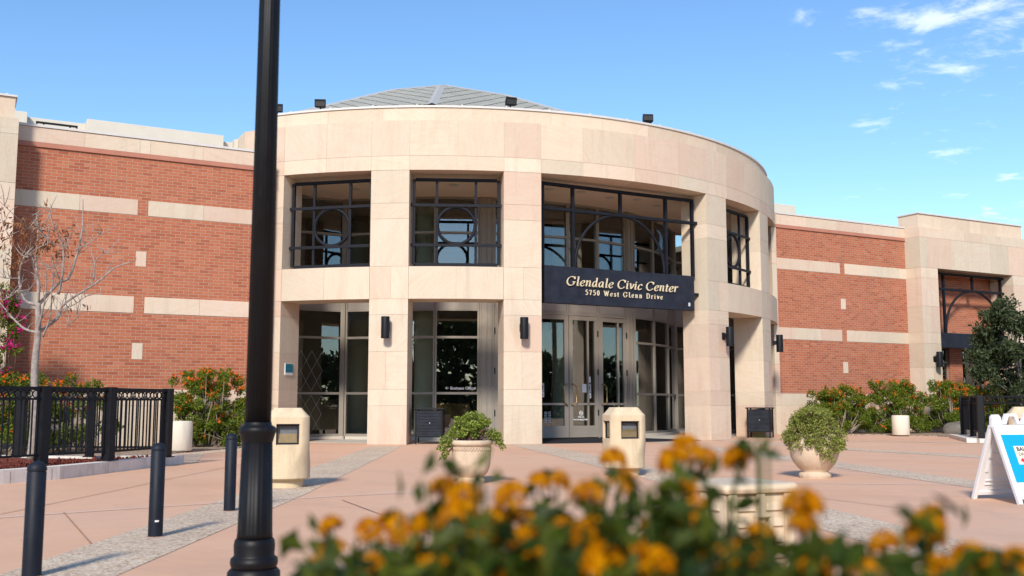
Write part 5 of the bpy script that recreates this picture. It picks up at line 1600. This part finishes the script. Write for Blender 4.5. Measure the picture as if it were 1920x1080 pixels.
for k in (0, 1, 3):
    h_ = MB()
    Mk = Matrix.Rotation(k * math.pi / 2, 4, 'Z')
    h_.box(-.075, .075, -.325, -.295, .36, .385, M=Mk); h_.box(-.075, -.05, -.322, -.292, .26, .36, M=Mk); h_.box(.05, .075, -.322, -.292, .26, .36, M=Mk)
    h_.build("handle", "beige_plastic", tbx, bevel=.004)

# ------------------------------------------------------------------ lantana in the foreground
rl_ = np.random.default_rng(19)
YAW = .4969; PIT = .11346; FPX = 1901.6
def dirpx(px, py):
    x = (px - 960) / FPX; y = (540 - py) / FPX
    f = math.cos(PIT) - y * math.sin(PIT); u = math.sin(PIT) + y * math.cos(PIT)
    return Vector((x * math.cos(YAW) + f * math.sin(YAW), -x * math.sin(YAW) + f * math.cos(YAW), u))
LO = Vector((.66, .78, 0))
lan = thing("lantana_bush", "out of focus lantana bush with round orange flower heads right before the camera", "flowering bush", LO)
# heads: spot seen, distance in front of the camera
HEADS = [(622, 990, 1.15), (690, 995, 1.2), (735, 990, 1.15), (625, 1040, 1.1), (592, 1065, 1.05), (700, 1062, 1.0), (800, 985, 1.05), (760, 1015, 1.1), (832, 925, 1.05), (870, 935, 1.0),
         (862, 970, .95), (900, 1000, .98), (815, 1060, .95), (925, 985, 1.1), (960, 935, 1.05), (1010, 905, 1.15), (1045, 905, 1.2), (968, 1025, .90), (930, 1070, .92), (1020, 1050, .95),
         (1100, 935, 1.0), (1060, 1010, .95), (1110, 1010, .88), (1130, 1060, .88), (1150, 865, 1.25), (1165, 905, 1.0), (1225, 1000, 1.05), (1190, 1040, .92),
         (1265, 870, 1.05), (1285, 840, 1.25), (1318, 868, 1.1), (1290, 915, 1.0), (1300, 960, .95), (1290, 1010, 1.0), (1385, 865, 1.15), (1230, 1060, .85), (1395, 1045, .95), (1345, 1060, .95),
         (1425, 1010, 1.1), (1505, 990, .95), (1505, 955, 1.0), (1560, 1040, 1.0), (1520, 1070, .95), (1600, 1060, 1.0), (1660, 1025, 1.1), (1740, 985, 1.0), (1752, 965, 1.1), (1735, 1010, 1.05),
         (1640, 1075, 1.0), (1760, 1070, .95), (1820, 1055, 1.0), (1860, 1062, 1.05), (1910, 1060, 1.0), (1080, 1070, .9), (880, 1075, 1.0), (980, 985, 1.1), (840, 1040, 1.05)]
def head_mesh(seed):
    rg = np.random.default_rng(seed); b = MB()
    n = 34
    for k in range(n):
        z = 1 - (k + .5) / n * 1.15; a = k * 2.39996 + rg.normal() * .1
        r = math.sqrt(max(0, 1 - z * z)); d = Vector((r * math.cos(a), r * math.sin(a), z)).normalized()
        c = d * .0165
        s_ = d.orthogonal().normalized(); q = d.cross(s_)
        w_ = rg.uniform(.0045, .0062)
        tilt = rg.uniform(0, 6.28)
        pts = [c]
        for j in range(8):
            ang = tilt + j * math.pi / 4; rr = w_ * (1.15 if j % 2 == 0 else .62)
            pts.append(c + d * (.0022 if j % 2 == 0 else .0012) + s_ * rr * math.cos(ang) + q * rr * math.sin(ang))
        b.add(pts, [(0, 1 + j, 1 + (j + 1) % 8) for j in range(8)])
        b.add([Vector((0, 0, 0)), c + s_ * .002, c - s_ * .002], [(0, 1, 2)])
    return b
hm = []
for s in range(3):
    o = head_mesh(50 + s).build("flower_head", "petal_lantana"); hm.append(o.data); bpy.data.objects.remove(o)
stems = MB(); lv = MB(); LC = []; LN = []
for i, (px, py, d) in enumerate(HEADS):
    v = dirpx(px, py); v = v / v.length
    p = Vector((0, 0, 1.15)) + v * (d * rl_.uniform(.98, 1.04))
    o = bpy.data.objects.new("flower_head", hm[i % 3]); COL.objects.link(o); o.parent = lan
    o.location = p - LO; o.scale = [rl_.choice([rl_.uniform(.6, .85), rl_.uniform(.9, 1.2)], p=[.25, .75]) * .9] * 3; o.rotation_euler = (rl_.normal() * .4, rl_.normal() * .4, rl_.uniform(0, 6.28))
    q = p - LO
    base = Vector((rl_.normal() * .10 + q.x * .25, rl_.normal() * .08 + q.y * .25, 0))
    m_ = Vector((q.x * .8, q.y * .8, q.z * .6))
    stems.tube([base, m_, q - Vector((0, 0, .10)) + Vector((rl_.normal(), rl_.normal(), 0)) * .012, q], [.005, .0035, .0022, .0016], 5)
    for _ in range(8):
        zz_ = rl_.uniform(.006, .14)
        LC.append(np.array(q) - np.array([0, 0, zz_]) + rl_.normal(size=3) * .012)
    # a few leaves right under the head
for px, py, d in ((745, 955, 1.0), (800, 905, 1.0), (890, 890, .95), (905, 893, .95), (575, 1040, 1.05), (590, 1000, 1.05), (1160, 885, .95), (1215, 925, .95), (1262, 862, 1.0), (1440, 850, 1.0), (1425, 835, 1.1), (1378, 905, 1.0), (1260, 915, .95), (1690, 985, .85), (1735, 940, .95), (1895, 1050, .9), (1000, 900, 1.2), (1110, 905, 1.0), (1420, 830, 1.15), (860, 885, 1.0)):
    v = dirpx(px, py); v = v / v.length
    p = Vector((0, 0, 1.15)) + v * d - LO
    for _ in range(2): LC.append(np.array(p) + rl_.normal(size=3) * .006)
    stems.tube([Vector((p.x * .85, p.y * .85, p.z - .30)), Vector((p.x * .95, p.y * .95, p.z - .12)), p], [.003, .002, .0014], 5)
# dense leaves lower down fill the bush
k = 0
while k < 3000:
    px = rl_.uniform(560, 2000); py = rl_.uniform(900, 1170) if k < 2000 else rl_.uniform(1100, 1500); d = rl_.uniform(.84, 1.3)
    top = np.interp(px, [560, 620, 740, 830, 900, 1010, 1150, 1280, 1390, 1440, 1500, 1560, 1640, 1740, 1800, 2050], [1085, 1030, 1025, 985, 960, 945, 940, 930, 960, 1000, 985, 1035, 1060, 1030, 1060, 1055])
    if py < top + 12 or (py < top + 60 and rl_.random() < .4): continue
    if 1325 < px < 1500 and py < 1020: continue
    v = dirpx(px, py); v = v / v.length
    p = Vector((0, 0, 1.15)) + v * d - LO
    if p.z < .1: continue
    LC.append(np.array(p)); k += 1
leaf_cloud(lv, np.array(LC), .030, rl_, .52, up=.1)
lv.build("foliage", "leaf_lantana", lan)
stems.build("stems", "twig_green", lan)
